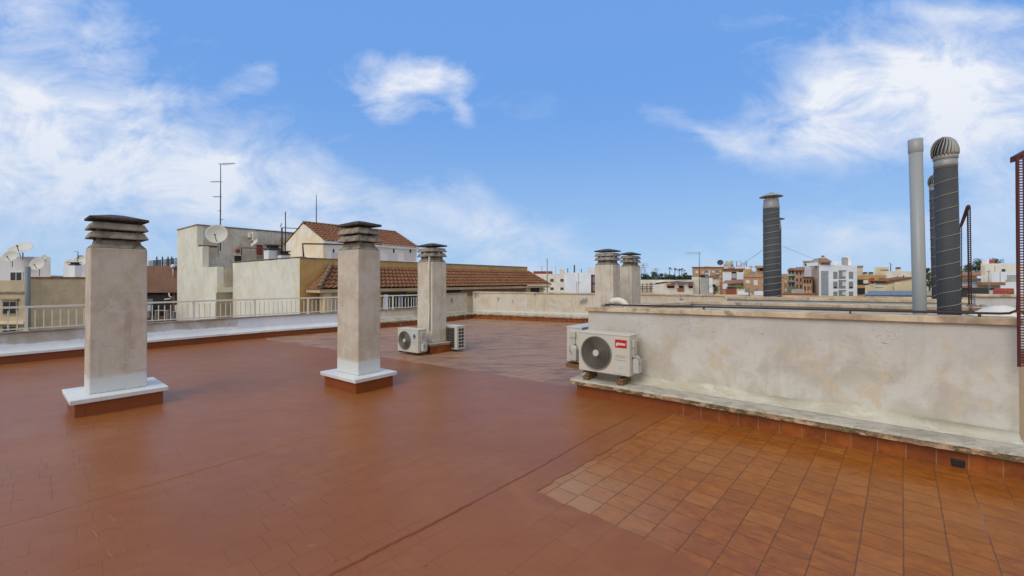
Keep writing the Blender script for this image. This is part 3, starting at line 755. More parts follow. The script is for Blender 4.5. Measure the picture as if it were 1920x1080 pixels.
# ------------------------------------------------------------------ air conditioners
def text_mesh(s, size, mat, parent, origin, ang, name):
    cu = bpy.data.curves.new(name, 'FONT'); cu.body = s; cu.size = size; cu.extrude = .0015; cu.align_x = 'CENTER'; cu.align_y = 'CENTER'
    cu.offset = .0012
    o = bpy.data.objects.new(name, cu); COL.objects.link(o)
    dg = bpy.context.evaluated_depsgraph_get(); me = bpy.data.meshes.new_from_object(o.evaluated_get(dg))
    bpy.data.objects.remove(o); me.materials.clear(); me.materials.append(mat)
    o = bpy.data.objects.new(name, me); COL.objects.link(o)
    o.matrix_world = Matrix.Translation(origin) @ Matrix.Rotation(ang, 4, 'Z') @ Matrix.Rotation(R(90), 4, 'X')
    mw = o.matrix_world.copy(); o.parent = parent; o.matrix_parent_inverse = Matrix.Translation(parent.location).inverted(); o.matrix_basis = mw
    return o
def ac_unit(label, fl, z0, ang, w, h, d, logo=None, fan_front=True, blocks=False, feet=True, side_grille=False, plain_back=False):
    """fl: front-left bottom corner seen from its front; x' along front, y' to the back"""
    A = R(ang); ex, ey = dirv(ang), dirv(ang + 90)
    t = thing('air_conditioner', label, 'air conditioner', (fl[0], fl[1], 0), 'outdoor air conditioning units')
    o = V(fl[0], fl[1])
    def q(x, y, z): return o + ex * x + ey * y + V(0, 0, z0 + z)
    b = MB(); b.box(q(w / 2, d / 2, h / 2), (w, d, h), A); b.build('casing', M['ac'], t, .012, segs=3)
    b = MB(); b.box(q(w / 2, d / 2, h + .004), (w + .012, d + .012, .022), A); b.build('lid', M['ac'], t, .006)
    if fan_front:
        fx, fz, fr = w * .36, h * .5, min(w * .30, h * .44)
        fc = q(fx, -.001, fz); rot = Matrix.Rotation(A, 4, 'Z') @ Matrix.Rotation(R(90), 4, 'X')
        b = MB(); b.cyl(fc + ey * .002, fc - ey * .003, fr, seg=48); f = b.build('fan_opening', M['acdark'], t)
        b = MB()
        for bl in range(3):               # blades
            a0 = bl * 2 * math.pi / 3 + .3; pts = []
            for kk in range(6): a = a0 + kk * .22; pts.append(fc - ey * (.005 + .002 * kk / 5) + ex * math.cos(a) * fr * .9 + V(0, 0, math.sin(a) * fr * .9))
            pts += [fc - ey * .006 + ex * math.cos(a0 + .9) * fr * .2 + V(0, 0, math.sin(a0 + .9) * fr * .2), fc - ey * .005 + ex * math.cos(a0) * fr * .2 + V(0, 0, math.sin(a0) * fr * .2)]
            b.prism(pts, -ey * .002)
        b.build('fan_blades', M['dark'], t)
        b = MB()
        nr = 8
        for i in range(1, nr + 1):
            r = fr * (.18 + .82 * i / nr); wth = .0032
            if i == nr: wth = .009
            prof = [(r - wth, .0), (r - wth * .5, .008), (r + wth * .5, .008), (r + wth, .0)]
            b.lathe(fc - ey * .006, prof, 48, rot)
        for i in range(18):
            a = i * math.pi / 9; p0 = fc - ey * .009 + ex * math.cos(a) * fr * .2 + V(0, 0, math.sin(a) * fr * .2)
            p1 = fc - ey * .009 + ex * math.cos(a) * fr + V(0, 0, math.sin(a) * fr); (b.tube([p0, p1], .0009, 4) if i % 2 else None)
        b.build('fan_guard', M['grille'], t)
        b = MB(); b.cyl(fc - ey * .006, fc - ey * .020, fr * .21, fr * .19, 32); b.build('guard_hub', M['ac'], t, .003)
        b = MB(); b.box(q(w * .835, -.002, h * .5), (w * .24, .006, h * .9), A); pn = b.build('front_panel', M['ac'], t, .003)
        b = MB()
        for zz in (.50, .54, .61): b.box(q(w * .83, -.006, h * (1 - zz)), (w * .19, .004, .004), A)
        b.build('panel_louvre', M['grille'], t)
    if logo == 'red':
        b = MB(); b.box(q(w * .845, -.0075, h * .80), (w * .215, .005, h * .20), A); b.build('badge', M['red'], t, .002)
        text_mesh('giatsu', h * .108, M['white'], t, q(w * .845, -.011, h * .80), A, 'badge_lettering')
        b = MB(); b.cyl(q(w * .835, -.006, h * .21), q(w * .835, -.008, h * .21), .024, seg=20); b.build('round_sticker', M['lblue'], t)
    if logo == 'blue':
        b = MB(); b.tube([q(w * .84, -.008, h * .83), q(w * .84, -.008, h * .70)], .020, 6)
        b.lathe(q(w * .84, -.006, h * .74), [(.032, 0), (.044, .003), (.032, .006)], 20, Matrix.Rotation(A, 4, 'Z') @ Matrix.Rotation(R(90), 4, 'X')); b.build('emblem', M['blue'], t)
        b = MB(); b.box(q(w * .84, -.0065, h * .62), (.085, .003, .016), A); b.build('emblem_strip', M['blue'], t)
    # valve end
    xe = w
    b = MB(); b.box(q(xe + .018, d * .45, h * .80), (.04, d * .38, .10), A); b.box(q(xe + .012, d * .45, h * .62), (.025, d * .30, .16), A); b.build('terminal_cover', M['ac2'], t, .008)
    b = MB(); b.frus(q(xe + .045, d * .55, 0), (.085, d * .5), (.085, d * .5), z0 + .04, z0 + h * .40, A); b.frus(q(xe + .040, d * .55, 0), (.075, d * .48), (.03, d * .3), z0 + h * .40 + .001, z0 + h * .50, A); b.build('valve_cover', M['ac2'], t, .01)
    b = MB(); b.cyl(q(xe + .0, d * .35, h * .47), q(xe + .05, d * .35, h * .47), .014, seg=10); b.cyl(q(xe, d * .6, h * .53), q(xe + .05, d * .6, h * .53), .012, seg=10)
    b.tube([q(xe + .04, d * .35, h * .47), q(xe + .075, d * .36, h * .45), q(xe + .09, d * .4, h * .36), q(xe + .075, d * .6, h * .2)], .010, 8); b.build('valves', M['galv'], t)
    if side_grille:                       # rear coil and left end seen
        b = MB(); b.box(q(w * .55, d + .003, h * .5), (w * .86, .008, h * .88), A)
        b.build('coil', M['acdark'], t)
        b = MB()
        for i in range(9): b.box(q(w * (.14 + .8 * i / 8), d + .009, h * .5), (.004, .006, h * .88), A)
        for i in range(6): b.box(q(w * .55, d + .0095, h * (.1 + .8 * i / 5)), (w * .86, .005, .004), A)
        b.build('coil_guard', M['grille'], t)
        b = MB()
        for i in range(6):
            for j in range(2): b.box(q(-.003, d * (.34 + .33 * j), h * (.14 + .145 * i)), (.008, d * .25, h * .10), A)
        b.build('side_openings', M['acdark'], t)
    if feet:
        b = MB()
        for xx in (.14, .82):
            b.box(q(w * xx, d * .5, -.012), (.06, d * 1.15, .022), A)
        b.build('foot', M['dark'], t, .003)
    return t, q
AC1 = V(.962, 6.09)
t1, q1 = ac_unit('large air conditioner with red badge on the enclosure ledge', AC1, .366, -38.7, .767, .54, .27, 'red')
def block(label, q, xs, w, z0, z1, dd=.34):
    pass
for i, (xx, lb) in enumerate(((.15, 'weathered timber blocks under the fan side of the red badge air conditioner'), (.82, 'weathered timber blocks under the valve side of the red badge air conditioner'))):
    p = AC1 + WD * (.767 * xx) + WN * .13
    t = thing('timber_blocks', lb, 'timber block', (p.x, p.y, .24), 'timber packing blocks')
    b = MB(); b.box(p + V(0, 0, .272), (.09, .28, .045), R(-38.7)); b.build('lower_block', M['wood'], t, .005)
    b = MB(); b.box(p + WD * .015 + V(0, 0, .312), (.06, .30, .032), R(-36)); b.build('upper_block', M['wood'], t, .005)
SL = V(wA.x, wA.y) - WD * .47 + WN * .12
t2, q2 = ac_unit('air conditioner round the enclosure corner seen from its valve end', SL + WN * .78 , .345, -128.7, .76, .55, .28, None)
p = SL + WN * .30 + WD * .14
t = thing('timber_blocks', 'single pale plank under the corner air conditioner', 'timber block', (p.x, p.y, .24), 'timber packing blocks')
b = MB(); b.box(p + V(0, 0, .286), (.30, .6, .07), R(-38.7)); b.build('plank', M['wood'], t, .005)
ac_unit('small white air conditioner with blue emblem beside the cable chimney', V(-2.60, 9.60), .06, -36, .68, .50, .25, 'blue')
ac_unit('air conditioner turned backwards behind the cable chimney showing dark coil', V(-1.10, 9.93) + dirv(140) * .0 + dirv(50) * .0 + V(0, .0), .05, 140, .72, .53, .26, None, True, False, True, True)

# ------------------------------------------------------------------ pipe along the coping, elbow duct
pr = thing('iron_pipe', 'thin dark iron pipe running along the enclosure coping', 'pipe', tuple(wA + V(0, 0, 1.3)))
def cp(s, off=.06, dz=.035):
    p = wA + WD * s + WN * off; L = (wB - wA).length
    return V(p.x, p.y, zl + (zr - zl) * s / L + .064 + dz)
Lw = (wB - wA).length
b = MB(); endp = cp(Lw + .012)
b.tube([cp(.25), cp(1.2), cp(2.2, .065), cp(3.2, .06), cp(Lw - .10), cp(Lw - .04, .06, .04), cp(Lw + .008, .06, .07), V(endp.x, endp.y, 1.5), V(endp.x, endp.y, 2.73)], .011, 8)
b.build('pipe', M['iron'], pr)
for u in (1317, 1594, 1839):
    k = (u - CX) / F; s = (k * wA.y - wA.x) / (WD.x - k * WD.y)
    c = cp(s); b = MB(); b.box(c - V(0, 0, .015), (.018, .03, .045), R(-38.7)); b.build('clamp', M['rust'], pr)
el = thing('pipe_elbow', 'white insulated pipe elbow on the enclosure coping near its corner', 'pipe', tuple(cp(.3, .05, 0)))
B0 = cp(.55, .12, -.01); 
b = MB(); arc = []
for i in range(9):
    a = math.pi * (i / 8) * .78
    arc.append(B0 - WD * (.13 * (1 - math.cos(a))) + V(0, 0, .02 + .085 * math.sin(a)))
b.tube([B0 - V(0, 0, .02)] + arc, .047, 12)
b.build('elbow', M['ins'], el)
e = arc[-1]; b = MB(); b.tube([e + WD * .01, e - WD * .06 - V(0, 0, .03), e - WD * .14 - V(0, 0, .045)], .02, 8); b.tube([e + WN * .03, e - WD * .05 - V(0, 0, .045) + WN * .04, e - WD * .2 - V(0, 0, .065) + WN * .05], .012, 8); b.build('copper_lines', M['insg'], el)

# ------------------------------------------------------------------ vent pipes
def lean(z): return Vector((-.018 * z, 0, 0))
def felt_vent(label, x, y, r, ztop, kind, pitch=.155, tilt=True, zbase=0.0):
    t = thing('vent_pipe', label, 'vent pipe', (x, y, zbase), 'felt wrapped vent pipes')
    k = .018 if tilt else 0
    def c(z): return V(x - k * z + k * 1.3, y, z)
    b = MB(); b.cyl(c(zbase), c(ztop), r, seg=40); b.build('wrapped_pipe', M['felt'], t)
    # spiral seam
    b = MB(); pts = []; n = int((ztop - zbase) / pitch * 28)
    z = zbase + .05
    for i in range(n):
        a = i / 28 * 2 * math.pi; z = zbase + .03 + i / 28 * pitch
        if z > ztop - .02: break
        pts.append(c(z) + V(math.cos(a) * (r + .001), math.sin(a) * (r + .001)))
    b.tube(pts, .0045 if zbase == 0 and ztop < 3 else .007, 4); b.build('spiral_seam', M['seam'], t)
    return t, c
def turbine(t, c, r, z0, scale=1.0):
    b = MB(); b.cyl(c(z0), c(z0 + .10), r * 1.01, seg=40); b.lathe(c(z0 + .03), [(r * 1.02, 0), (r * 1.05, .006), (r * 1.02, .012)], 40); b.build('collar', M['galv'], t)
    zb = z0 + .10
    b = MB(); b.lathe(c(zb), [(r * 1.02, 0), (r * 1.07, .004), (r * 1.07, .045), (r * 1.0, .05)], 40); b.build('turbine_ring', M['vane'], t)
    b = MB(); nv = 22; RR = r * 1.28; H = .215; zz = zb + .042; K = 12
    tilt = Matrix.Rotation(R(-6), 3, 'Y')
    for i in range(nv):
        a0 = 2 * math.pi * i / nv; inn, out = [], []
        for j in range(K + 1):
            s = j / K; ph = s * math.pi / 2 * .985
            rr = RR * (math.cos(ph) ** .85) * (1 - .10 * (1 - s) ** 4); z = H * math.sin(ph)
            a = a0 + s * .75; wd = .20 * (1 - s * .2)
            inn.append(c(zz) + tilt @ V(math.cos(a) * rr * .86, math.sin(a) * rr * .86, z * .95)); out.append(c(zz) + tilt @ V(math.cos(a + wd) * rr, math.sin(a + wd) * rr, z))
        b.add(inn + out, [(j, j + 1, j + K + 2, j + K + 1) for j in range(K)], True)
    vv = b.build('turbine_vanes', M['vane'], t); so = vv.modifiers.new('t', 'SOLIDIFY'); so.thickness = .003
    b = MB(); b.lathe(c(zz), [(RR * .80, .0), (RR * .78, H * .35), (RR * .55, H * .72), (RR * .2, H * .9), (.001, H * .92)], 32); b.build('turbine_core', M['dark'], t)
    b = MB(); q = c(zz) + tilt @ V(0, 0, H * .96); b.cyl(q, q + V(0, 0, .012), r * .25, r * .18, 20); b.build('turbine_cap', M['vane'], t)
# positions
t, c = felt_vent('large felt wrapped vent pipe with turbine cowl beside grey plastic pipe', 4.92, 4.75, .097, 2.91, 'turbine', .155)
turbine(t, c, .097, 2.91)
t, c = felt_vent('distant felt wrapped vent pipe with turbine cowl half hidden by the large one', 8.79, 8.7, .097, 3.49, 'turbine', .2, True)
turbine(t, c, .097, 3.49)
def conecap(t, c, r, z0, zrim, ztip):
    b = MB(); b.lathe(c(z0), [(r * 1.0, 0), (r * 1.03, .02), (r * .96, .10), (r * .92, .19), (r * .94, .20)], 40); b.build('neck', M['galv'], t)
    b = MB()
    for a in (.5, 2.2, 3.9, 5.4): b.tube([c(z0 + .17) + V(math.cos(a) * r * .75, math.sin(a) * r * .75, 0), c(zrim) + V(math.cos(a) * r * .75, math.sin(a) * r * .75, .02)], .009, 6)
    b.build('cap_stays', M['galv'], t)
    b = MB(); b.lathe(c(zrim), [(.01, .03), (r * 1.45, 0), (r * 1.45, .008), (r * .7, (ztip - zrim) * .55), (.002, ztip - zrim)], 40); b.build('cone_cap', M['galv'], t)
Y1 = 9.6; X1 = (1446.5 - CX) / F * Y1
t, c = felt_vent('felt wrapped vent pipe with cone cap, the taller nearer one', X1, Y1, .163, zat(391, Y1), 'cone', .145, False)
conecap(t, c, .163, zat(391, Y1), zat(369.5, Y1), zat(360, Y1))
Y2 = 10.2; X2 = (1450.5 - CX) / F * Y2
t, c = felt_vent('lower felt wrapped vent pipe with cone cap hidden behind the taller one', X2, Y2, .163, zat(431, Y2), 'cone', .145, False)
conecap(t, c, .163, zat(431, Y2), zat(412, Y2), zat(404, Y2))
gp = thing('plastic_pipe', 'tall plain grey plastic vent pipe standing in the light well', 'vent pipe', (4.55, 4.72, 0))
b = MB(); g0 = V(4.585, 4.72, 0); g1 = V(4.525, 4.72, 3.10)
b.cyl(g0, g1, .059, seg=40); b.build('pipe', M['pvc'], gp)
b = MB(); up = (g1 - g0).normalized(); b.lathe(g1 - up * .02, [(.060, 0), (.064, .012), (.064, .15), (.058, .152), (.058, .0)], 40, (g1 - g0).to_track_quat('Z', 'Y').to_matrix().to_4x4()); b.build('socket', M['pvc'], gp)

# ------------------------------------------------------------------ steel frames
def slotted_post(mb, a, b_, w, slots, mat=None):
    """U-channel with a row of slots: two flanges, a web built of rungs"""
    a, b_ = Vector(a), Vector(b_); L = (b_ - a).length; up = (b_ - a) / L
    side = V(math.cos(R(-10)), math.sin(R(-10))); n = up.cross(side).normalized(); side = n.cross(up)
    def bx(c, s):
        hx, hn, hu = s[0] / 2, s[1] / 2, s[2] / 2
        q = lambda i, j, k: c + side * (i * hx) + n * (j * hn) + up * (k * hu)
        mb.hexa([q(-1, -1, -1), q(1, -1, -1), q(1, 1, -1), q(-1, 1, -1)], [q(-1, -1, 1), q(1, -1, 1), q(1, 1, 1), q(-1, 1, 1)])
    m_ = a + up * L / 2
    for s in (-1, 1): bx(m_ + side * (s * w * .36), (w * .28, .004, L)); bx(m_ + side * (s * (w / 2 + .002)) + n * .004, (.004, .010, L))
    N = int(L / slots)
    for i in range(N): bx(a + up * ((i + .5) * slots), (w * .46, .0035, slots * .45))
nearp = V(4.414, 3.66)
sf = thing('steel_frame', 'maroon slotted steel upright with sloping arm at the right picture edge', 'steel frame', (nearp.x, nearp.y, .9))
b = MB(); slotted_post(b, nearp + V(.01, 0, .90), nearp + V(.01, 0, 2.74), .058, .0236); b.build('slotted_post', M['maroon'], sf)
b = MB(); p0 = nearp + V(-.012, .02, 2.69); p1 = nearp + V(.55, -.12, 3.05)
b.prism([p0, p1, p1 + V(0, 0, .05), p0 + V(0, 0, .05)], V(.01, .05, 0)); b.build('sloping_arm', M['maroon'], sf)
b = MB(); b.box(nearp + V(-.01, .0, 1.38), (.07, .012, .02), R(-38.7)); b.build('bracket', M['rust'], sf)
fa = D(1819.5, 571, 6.3); fa2 = D(1816.8, 388, 6.3); fb = D(1801.5, 580, 8.7); fb2 = D(1801.5, 424, 8.7)
sf = thing('steel_frame', 'dark rusty slotted steel frame with sloping top bar behind the turbine vent', 'steel frame', tuple(fa))
b = MB(); slotted_post(b, fa, fa2, .038, .03); b.build('slotted_post', M['iron'], sf)
b = MB(); slotted_post(b, fb, fb2, .038, .03); b.build('slotted_post', M['iron'], sf)
b = MB(); b.tube([fa2 + V(-.01, .0, .01), fb2], .025, 6); b.build('top_bar', M['rust'], sf)
# boards and tarp lying at the right end of the well
fb_ = V(6.84, 6.3, 1.28)
b = MB(); q0, q1_, q2_, q3_ = D(1812, 571, 6.3), D(1830, 571, 6.5), D(1866, 590, 4.7), D(1836, 591, 4.6)
rb = thing('loose_board', 'weathered corrugated board sloping down behind the coping at right', 'roof board', tuple(q0))
b.prism([q0, q1_, q2_, q3_], V(0, 0, -.05)); b.build('board', M['wood'], rb, .004)
b = MB(); r0, r1, r2, r3 = D(1836, 571, 6.5), D(1845, 570.5, 6.6), D(1876, 583, 5.2), D(1862, 584, 5.1)
b.prism([r0, r1, r2, r3], V(0, 0, -.04)); b.build('board', M['taupe'], rb, .004)
tp = MB(); cc = D(1874, 586, 4.25); n = 14; vs = []
for j in range(6):
    for i in range(n):
        a = 2 * math.pi * i / n; r = 1 - j / 5; rr = (r * (1 + .12 * math.sin(3 * a + j)))
        vs.append(cc + V(math.cos(a) * .24 * rr, math.sin(a) * .14 * rr, -.03 + .10 * (1 - r ** 2) + .006 * math.sin(5 * a + j)))
tp.add(vs, [(j * n + i, j * n + (i + 1) % n, (j + 1) * n + (i + 1) % n, (j + 1) * n + i) for j in range(5) for i in range(n)], True)
tag(tp.build('tarpaulin', M['fabric']), 'crumpled white cloth lying behind the right end of the coping', 'cloth')
hz = MB(); pts = [cp(s_, .10, .0 + .012 * math.sin(s_ * 9)) for s_ in [3.15 + i * .03 for i in range(15)]]
hz.tube(pts, .008, 6); tag(hz.build('hose', M['rope']), 'short pale hose length lying along the coping below the turbine vent', 'hose')
# pier beyond the right end of the wall
pb = thing('masonry_pier', 'tan plastered masonry pier glimpsed past the enclosure wall right end', 'pier', (5.3, 4.2, 0))
b = MB(); b.box((5.35, 4.15, .42), (.6, .5, .9), R(-38.7)); b.build('body', M['tanw'], pb)
b = MB(); b.box((5.35, 4.15, .90), (.68, .58, .06), R(-38.7)); b.build('slab', M['wood'], pb)

# ------------------------------------------------------------------ surroundings: helpers
GZ = -14.0
G1, G2 = dirv(-38.7), dirv(51.3)
def bldg(name, label, cat, corners, ztop, mat, z0=GZ, group='town buildings'):
    """corners: list of xy Vectors (visible corner, right, back, left ...) as footprint polygon; returns the thing"""
    t = thing(name, label, cat, (corners[0].x, corners[0].y, z0), group)
    b = MB(); b.prism([V(p.x, p.y, z0) for p in corners], (0, 0, ztop - z0)); b.build('wall', mat, t)
    return t
class Pl:                                  # vertical facade plane through two ground points
    def __init__(s, a, b): s.a = V(a.x, a.y); s.d = (V(b.x, b.y) - s.a).normalized(); s.n = V(s.d.y, -s.d.x)
    def pt(s, u, v, off=0.0):
        r = ray(u, v); o = V(0, 0, EYE); a = s.a + s.n * off
        t = (a - o).dot(s.n) / r.dot(s.n); return o + r * t
def rect(pl, u0, v0, u1, v1, name, mat, parent, off=.0, th=.06, bevel=0):
    q = [pl.pt(u0, v0), pl.pt(u1, v0), pl.pt(u1, v1), pl.pt(u0, v1)]
    # keep it rectangular in the wall plane
    z0 = (q[0].z + q[1].z) / 2; z1 = (q[2].z + q[3].z) / 2; a, c = V(q[0].x, q[0].y), V(q[1].x, q[1].y)
    poly = [a + V(0, 0, z1), c + V(0, 0, z1), c + V(0, 0, z0), a + V(0, 0, z0)]
    b = MB(); b.prism([p + pl.n * (off - .03) for p in poly], pl.n * (th + .03)); return b.build(name, mat, parent, bevel)
def window(pl, u0, v0, u1, v1, parent, frame='white', glass='glass', mull=1):
    w = rect(pl, u0, v0, u1, v1, 'window', M[frame], parent, 0, .05)
    du, dv = (u1 - u0), (v1 - v0)
    for i in range(mull + 1):
        g = rect(pl, u0 + du * (.08 + i * .9 / (mull + 1)), v0 + dv * .1, u0 + du * (.08 + (i + 1) * .9 / (mull + 1) - .06), v1 - dv * .08, 'pane', M[glass], parent, .045, .012)
        g.parent = w; g.matrix_parent_inverse = Matrix.Identity(4)
        par_inv(g, w)
    return w
def par_inv(o, w):
    # meshes are written in world space; the chain above only holds identities and one inverse translation
    o.matrix_parent_inverse = (w.matrix_parent_inverse @ Matrix.Identity(4)).inverted() if False else Matrix.Identity(4)
    o.matrix_basis = Matrix.Identity(4)

def corr_roof(tl, tr, br, bl, ntile, nrow, amp=.05, name='roof_tiles', mat=None, parent=None, lift=.05):
    tl, tr, br, bl = map(Vector, (tl, tr, br, bl)); nrm = (tr - tl).cross(bl - tl)
    if nrm.z < 0: nrm = -nrm
    nrm.normalize(); S_ = 6; vs = []; NX = ntile * S_ + 1; rows = []
    for r in range(nrow):
        for e in (0, 1):
            s = (r + e * .999) / nrow; off = lift * .55 * e
            rows.append((s, off))
    for s, off in rows:
        a, c = tl.lerp(bl, s), tr.lerp(br, s)
        for i in range(NX):
            ph = i / S_ * 2 * math.pi; h = amp * (abs(math.cos(ph / 2)) ** 1.4)
            vs.append(a.lerp(c, i / (NX - 1)) + nrm * (h + off))
    fs = [(j * NX + i, (j + 1) * NX + i, (j + 1) * NX + i + 1, j * NX + i + 1) for j in range(len(rows) - 1) for i in range(NX - 1)]
    o = MB().add(vs, fs).build(name, mat, parent)
    return o
def dish(parent_or_label, c, r, face, name='satellite_dish', mastdown=.6, col='dish', group='satellite dishes'):
    """face: direction vector the dish looks along"""
    t = thing(name, parent_or_label, 'satellite dish', tuple(c), group)
    q = Vector(face).normalized().to_track_quat('Z', 'Y').to_matrix().to_4x4()
    prof = [(.001, 0)] + [(r * k / 8, .22 * r * (k / 8) ** 2) for k in range(1, 9)] + [(r * 1.01, .22 * r - .01), (r * .5, .22 * r * .25 - .012), (.001, -.012)]
    b = MB(); b.lathe(c, prof, 36, q); b.build('reflector', M[col], t)
    f = Vector(face).normalized(); lo = Vector(c) + f * (r * .85) - V(0, 0, r * .25)
    b = MB(); b.tube([Vector(c) - V(0, 0, r * .9) + f * .1 * r, lo], r * .025 + .006, 6); b.cyl(lo, lo - f * r * .16, r * .07, seg=10); b.build('feed_arm', M['dark'], t)
    b = MB(); b.tube([Vector(c) - f * .02, Vector(c) - f * r * .3 - V(0, 0, r * .2), Vector(c) - f * r * .3 - V(0, 0, mastdown)], r * .04 + .008, 6); b.build('mast', M['galv'], t)
    return t
def antenna(label, base, h, elements, r=.018, group='television antennas', dirs=None, taper=True):
    """elements: (height fraction, length, yaw, teeth)"""
    t = thing('antenna_mast', label, 'antenna', tuple(base), group)
    b = MB(); b.tube([base, Vector(base) + V(0, 0, h * .6), Vector(base) + V(0, 0, h)], [r, r * .9, r * .6], 8); b.build('mast', M['dark'], t)
    for fz, L, yaw, teeth, side in elements:
        d = dirv(yaw); c = Vector(base) + V(0, 0, h * fz); n = V(-d.y, d.x)
        b = MB(); a0 = c - d * (L * .12); b.tube([a0, c + d * L * side], r * .5, 5)
        for i in range(teeth):
            p = c + d * (L * side * (i + .5) / max(1, teeth)); tl = .12 + .012 * (teeth - i); b.tube([p - n * tl, p + n * tl], r * .25, 4)
        b.build('aerial', M['galv'], t)
    return t
def pot_chimney(label, c, w, h, z0, mat='whiteh', ang=-38.7, group='neighbouring chimney stacks'):
    t = thing('chimney_stack', label, 'chimney', (c.x, c.y, z0), group)
    b = MB(); b.box((c.x, c.y, z0 + h / 2), (w, w, h), R(ang)); b.build('stack', M[mat], t)
    b = MB(); b.frus((c.x, c.y), (w * 1.1, w * 1.1), (w * .9, w * .9), z0 + h + .02, z0 + h + .02 + w * .18, R(ang)); b.frus((c.x, c.y), (w * .7, w * .7), (w * .7, w * .7), z0 + h, z0 + h + .5 * w, R(ang))
    b.frus((c.x, c.y), (w * 1.15, w * 1.15), (w * 1.0, w * 1.0), z0 + h + w * .4, z0 + h + w * .52, R(ang)); b.build('cowl', M['cap'], t)
    return t

# ------------------------------------------------------------------ ground, hills
b = MB(); n = 48; vs = [(0, 0, GZ)] + [(math.cos(2 * math.pi * i / n) * 9000, math.sin(2 * math.pi * i / n) * 9000, GZ) for i in range(n)]
b.add(vs, [(0, i + 1, (i + 1) % n + 1) for i in range(n)]); struct(b.build('ground', M['ground']))
def ridge(name, pts, Y, back, mat):
    """pts: (u, v) skyline; a hill of real depth"""
    top = [D(u, v, Y) for u, v in pts]; vs = []; m_ = len(top)
    for p in top: vs += [V(p.x * (Y - back) / Y, Y - back, GZ), p, V(p.x * (Y + back) / Y, Y + back, GZ)]
    fs = []
    for i in range(m_ - 1):
        fs += [(i * 3, i * 3 + 3, i * 3 + 4, i * 3 + 1), (i * 3 + 1, i * 3 + 4, i * 3 + 5, i * 3 + 2)]
    o = MB().add(vs, fs, True).build(name, mat); struct(o); return o
ridge('hills', [(-300, 530), (-100, 524), (60, 519), (100, 516.5), (130, 518), (250, 524), (500, 530)], 4200, 900, M['hill'])
ridge('hills', [(1150, 528), (1210, 522), (1260, 519), (1300, 517), (1400, 516), (1480, 515.5), (1540, 519), (1650, 520), (1800, 521), (2100, 528)], 520, 160, M['hillt'])

# ------------------------------------------------------------------ neighbour block with ochre front and tiled roofs
P2 = V(-9.06, 18.0); P1 = P2 - G1 * 7.8; PE = P2 + G2 * 16.25
zt = 2.6
nb = thing('neighbour_block', 'cream patched end wall and ochre front of block with long tiled eaves', 'building', (P2.x, P2.y, GZ), 'neighbouring buildings')
b = MB(); b.prism([V(p.x, p.y, GZ) for p in (P2 + G2 * .25, P2 + G2 * 16.2, P2 + G2 * 16.2 - G1 * 7.7, P2 - G1 * 7.7 + G2 * .25)], (0, 0, 2.0 - GZ)); b.build('body', M['ochrel'], nb)
b = MB(); b.prism([V(p.x, p.y, GZ) for p in (P2, P2 + G2 * .24, P1 + G2 * .24, P1)], (0, 0, zt - GZ)); b.build('end_wall', M['creamw'], nb)
b = MB(); b.prism([V(p.x, p.y, 2.001) for p in (P2 + G2 * .241, PE, PE - G1 * .2, P2 + G2 * .241 - G1 * .2)], (0, 0, zt - 2.001)); b.build('front_parapet', M['ochre'], nb)
b = MB(); b.prism([V(p.x, p.y, 1.0) for p in (P2 + G1 * .004 + G2 * .24, PE + G1 * .004, PE + G1 * .02, P2 + G1 * .02 + G2 * .24)], (0, 0, 1.59)); b.prism([V(p.x, p.y, GZ) for p in (P2 + G1 * .004 - G2 * .004, P2 + G1 * .004 + G2 * .238, P2 + G1 * .02 + G2 * .238, P2 + G1 * .02 - G2 * .004)], (0, 0, 2.59 - GZ)); b.build('ochre_facing', M['ochre'], nb)
b = MB(); b.prism([V(p.x, p.y, zt + .001) for p in (P2 + G1 * .05, PE + G1 * .05, PE - G1 * .24, P2 - G1 * .24)], (0, 0, .045)); b.prism([V(p.x, p.y, zt + .0465) for p in (P2 - G2 * .03 + G1 * .03, P2 + G2 * .26 + G1 * .03, P1 + G2 * .26, P1 - G2 * .03)], (0, 0, .03)); b.build('coping', M['wcap'], nb)
def nbp(t_, e_, z): return P2 + G2 * t_ + G1 * e_ + V(0, 0, z)
ER, ZE, ZR = 1.32, 1.30, 2.31
corr_roof(nbp(1.4, .03, ZR), nbp(16.3, .03, ZR), nbp(17.4, ER, ZE), nbp(.18, ER, ZE), 72, 6, .055, 'roof_tiles', M['rtile'], nb, .09)
corr_roof(nbp(1.38, .03, ZR), nbp(1.4, .03, ZR), nbp(.18, ER, ZE), nbp(.18, .03, ZE), 6, 6, .055, 'hip_tiles', M['rtile'], nb, .09)
corr_roof(nbp(16.3, .03, ZR), nbp(16.31, -.5, ZR), nbp(17.4, -.5, ZE), nbp(17.4, ER, ZE), 6, 6, .05, 'hip_tiles', M['rtile'], nb, .09)
b = MB(); h0, h1 = nbp(.16, ER + .04, ZE + .07), nbp(1.4, .05, ZR + .10)
for i in range(7):
    a, c = h0.lerp(h1, i / 7), h0.lerp(h1, (i + 1.15) / 7); b.cyl(a, c, .10, .075, 12)
b.build('hip_ridge', M['moss'], nb)
b = MB(); b.tube([nbp(16.3, .0, ZR + .04), nbp(17.42, ER, ZE + .06)], .07, 8); b.build('hip_ridge', M['ochre'], nb)
b = MB(); b.prism([nbp(.24, .08, ZE - .02), nbp(.24, ER - .06, ZE - .02), nbp(17.3, ER - .06, ZE - .02), nbp(17.3, .08, ZE - .02)], (0, 0, -.14)); b.build('eave_beam', M['ochrel'], nb)
b = MB(); b.prism([nbp(.75, .25, GZ), nbp(.75, 1.0, GZ), nbp(16.9, 1.0, GZ), nbp(16.9, .25, GZ)], (0, 0, 1.13 - GZ)); b.build('lower_wall', M['ochrel'], nb)
pl = Pl(nbp(.75, 1.0, 0), nbp(16.9, 1.0, 0))
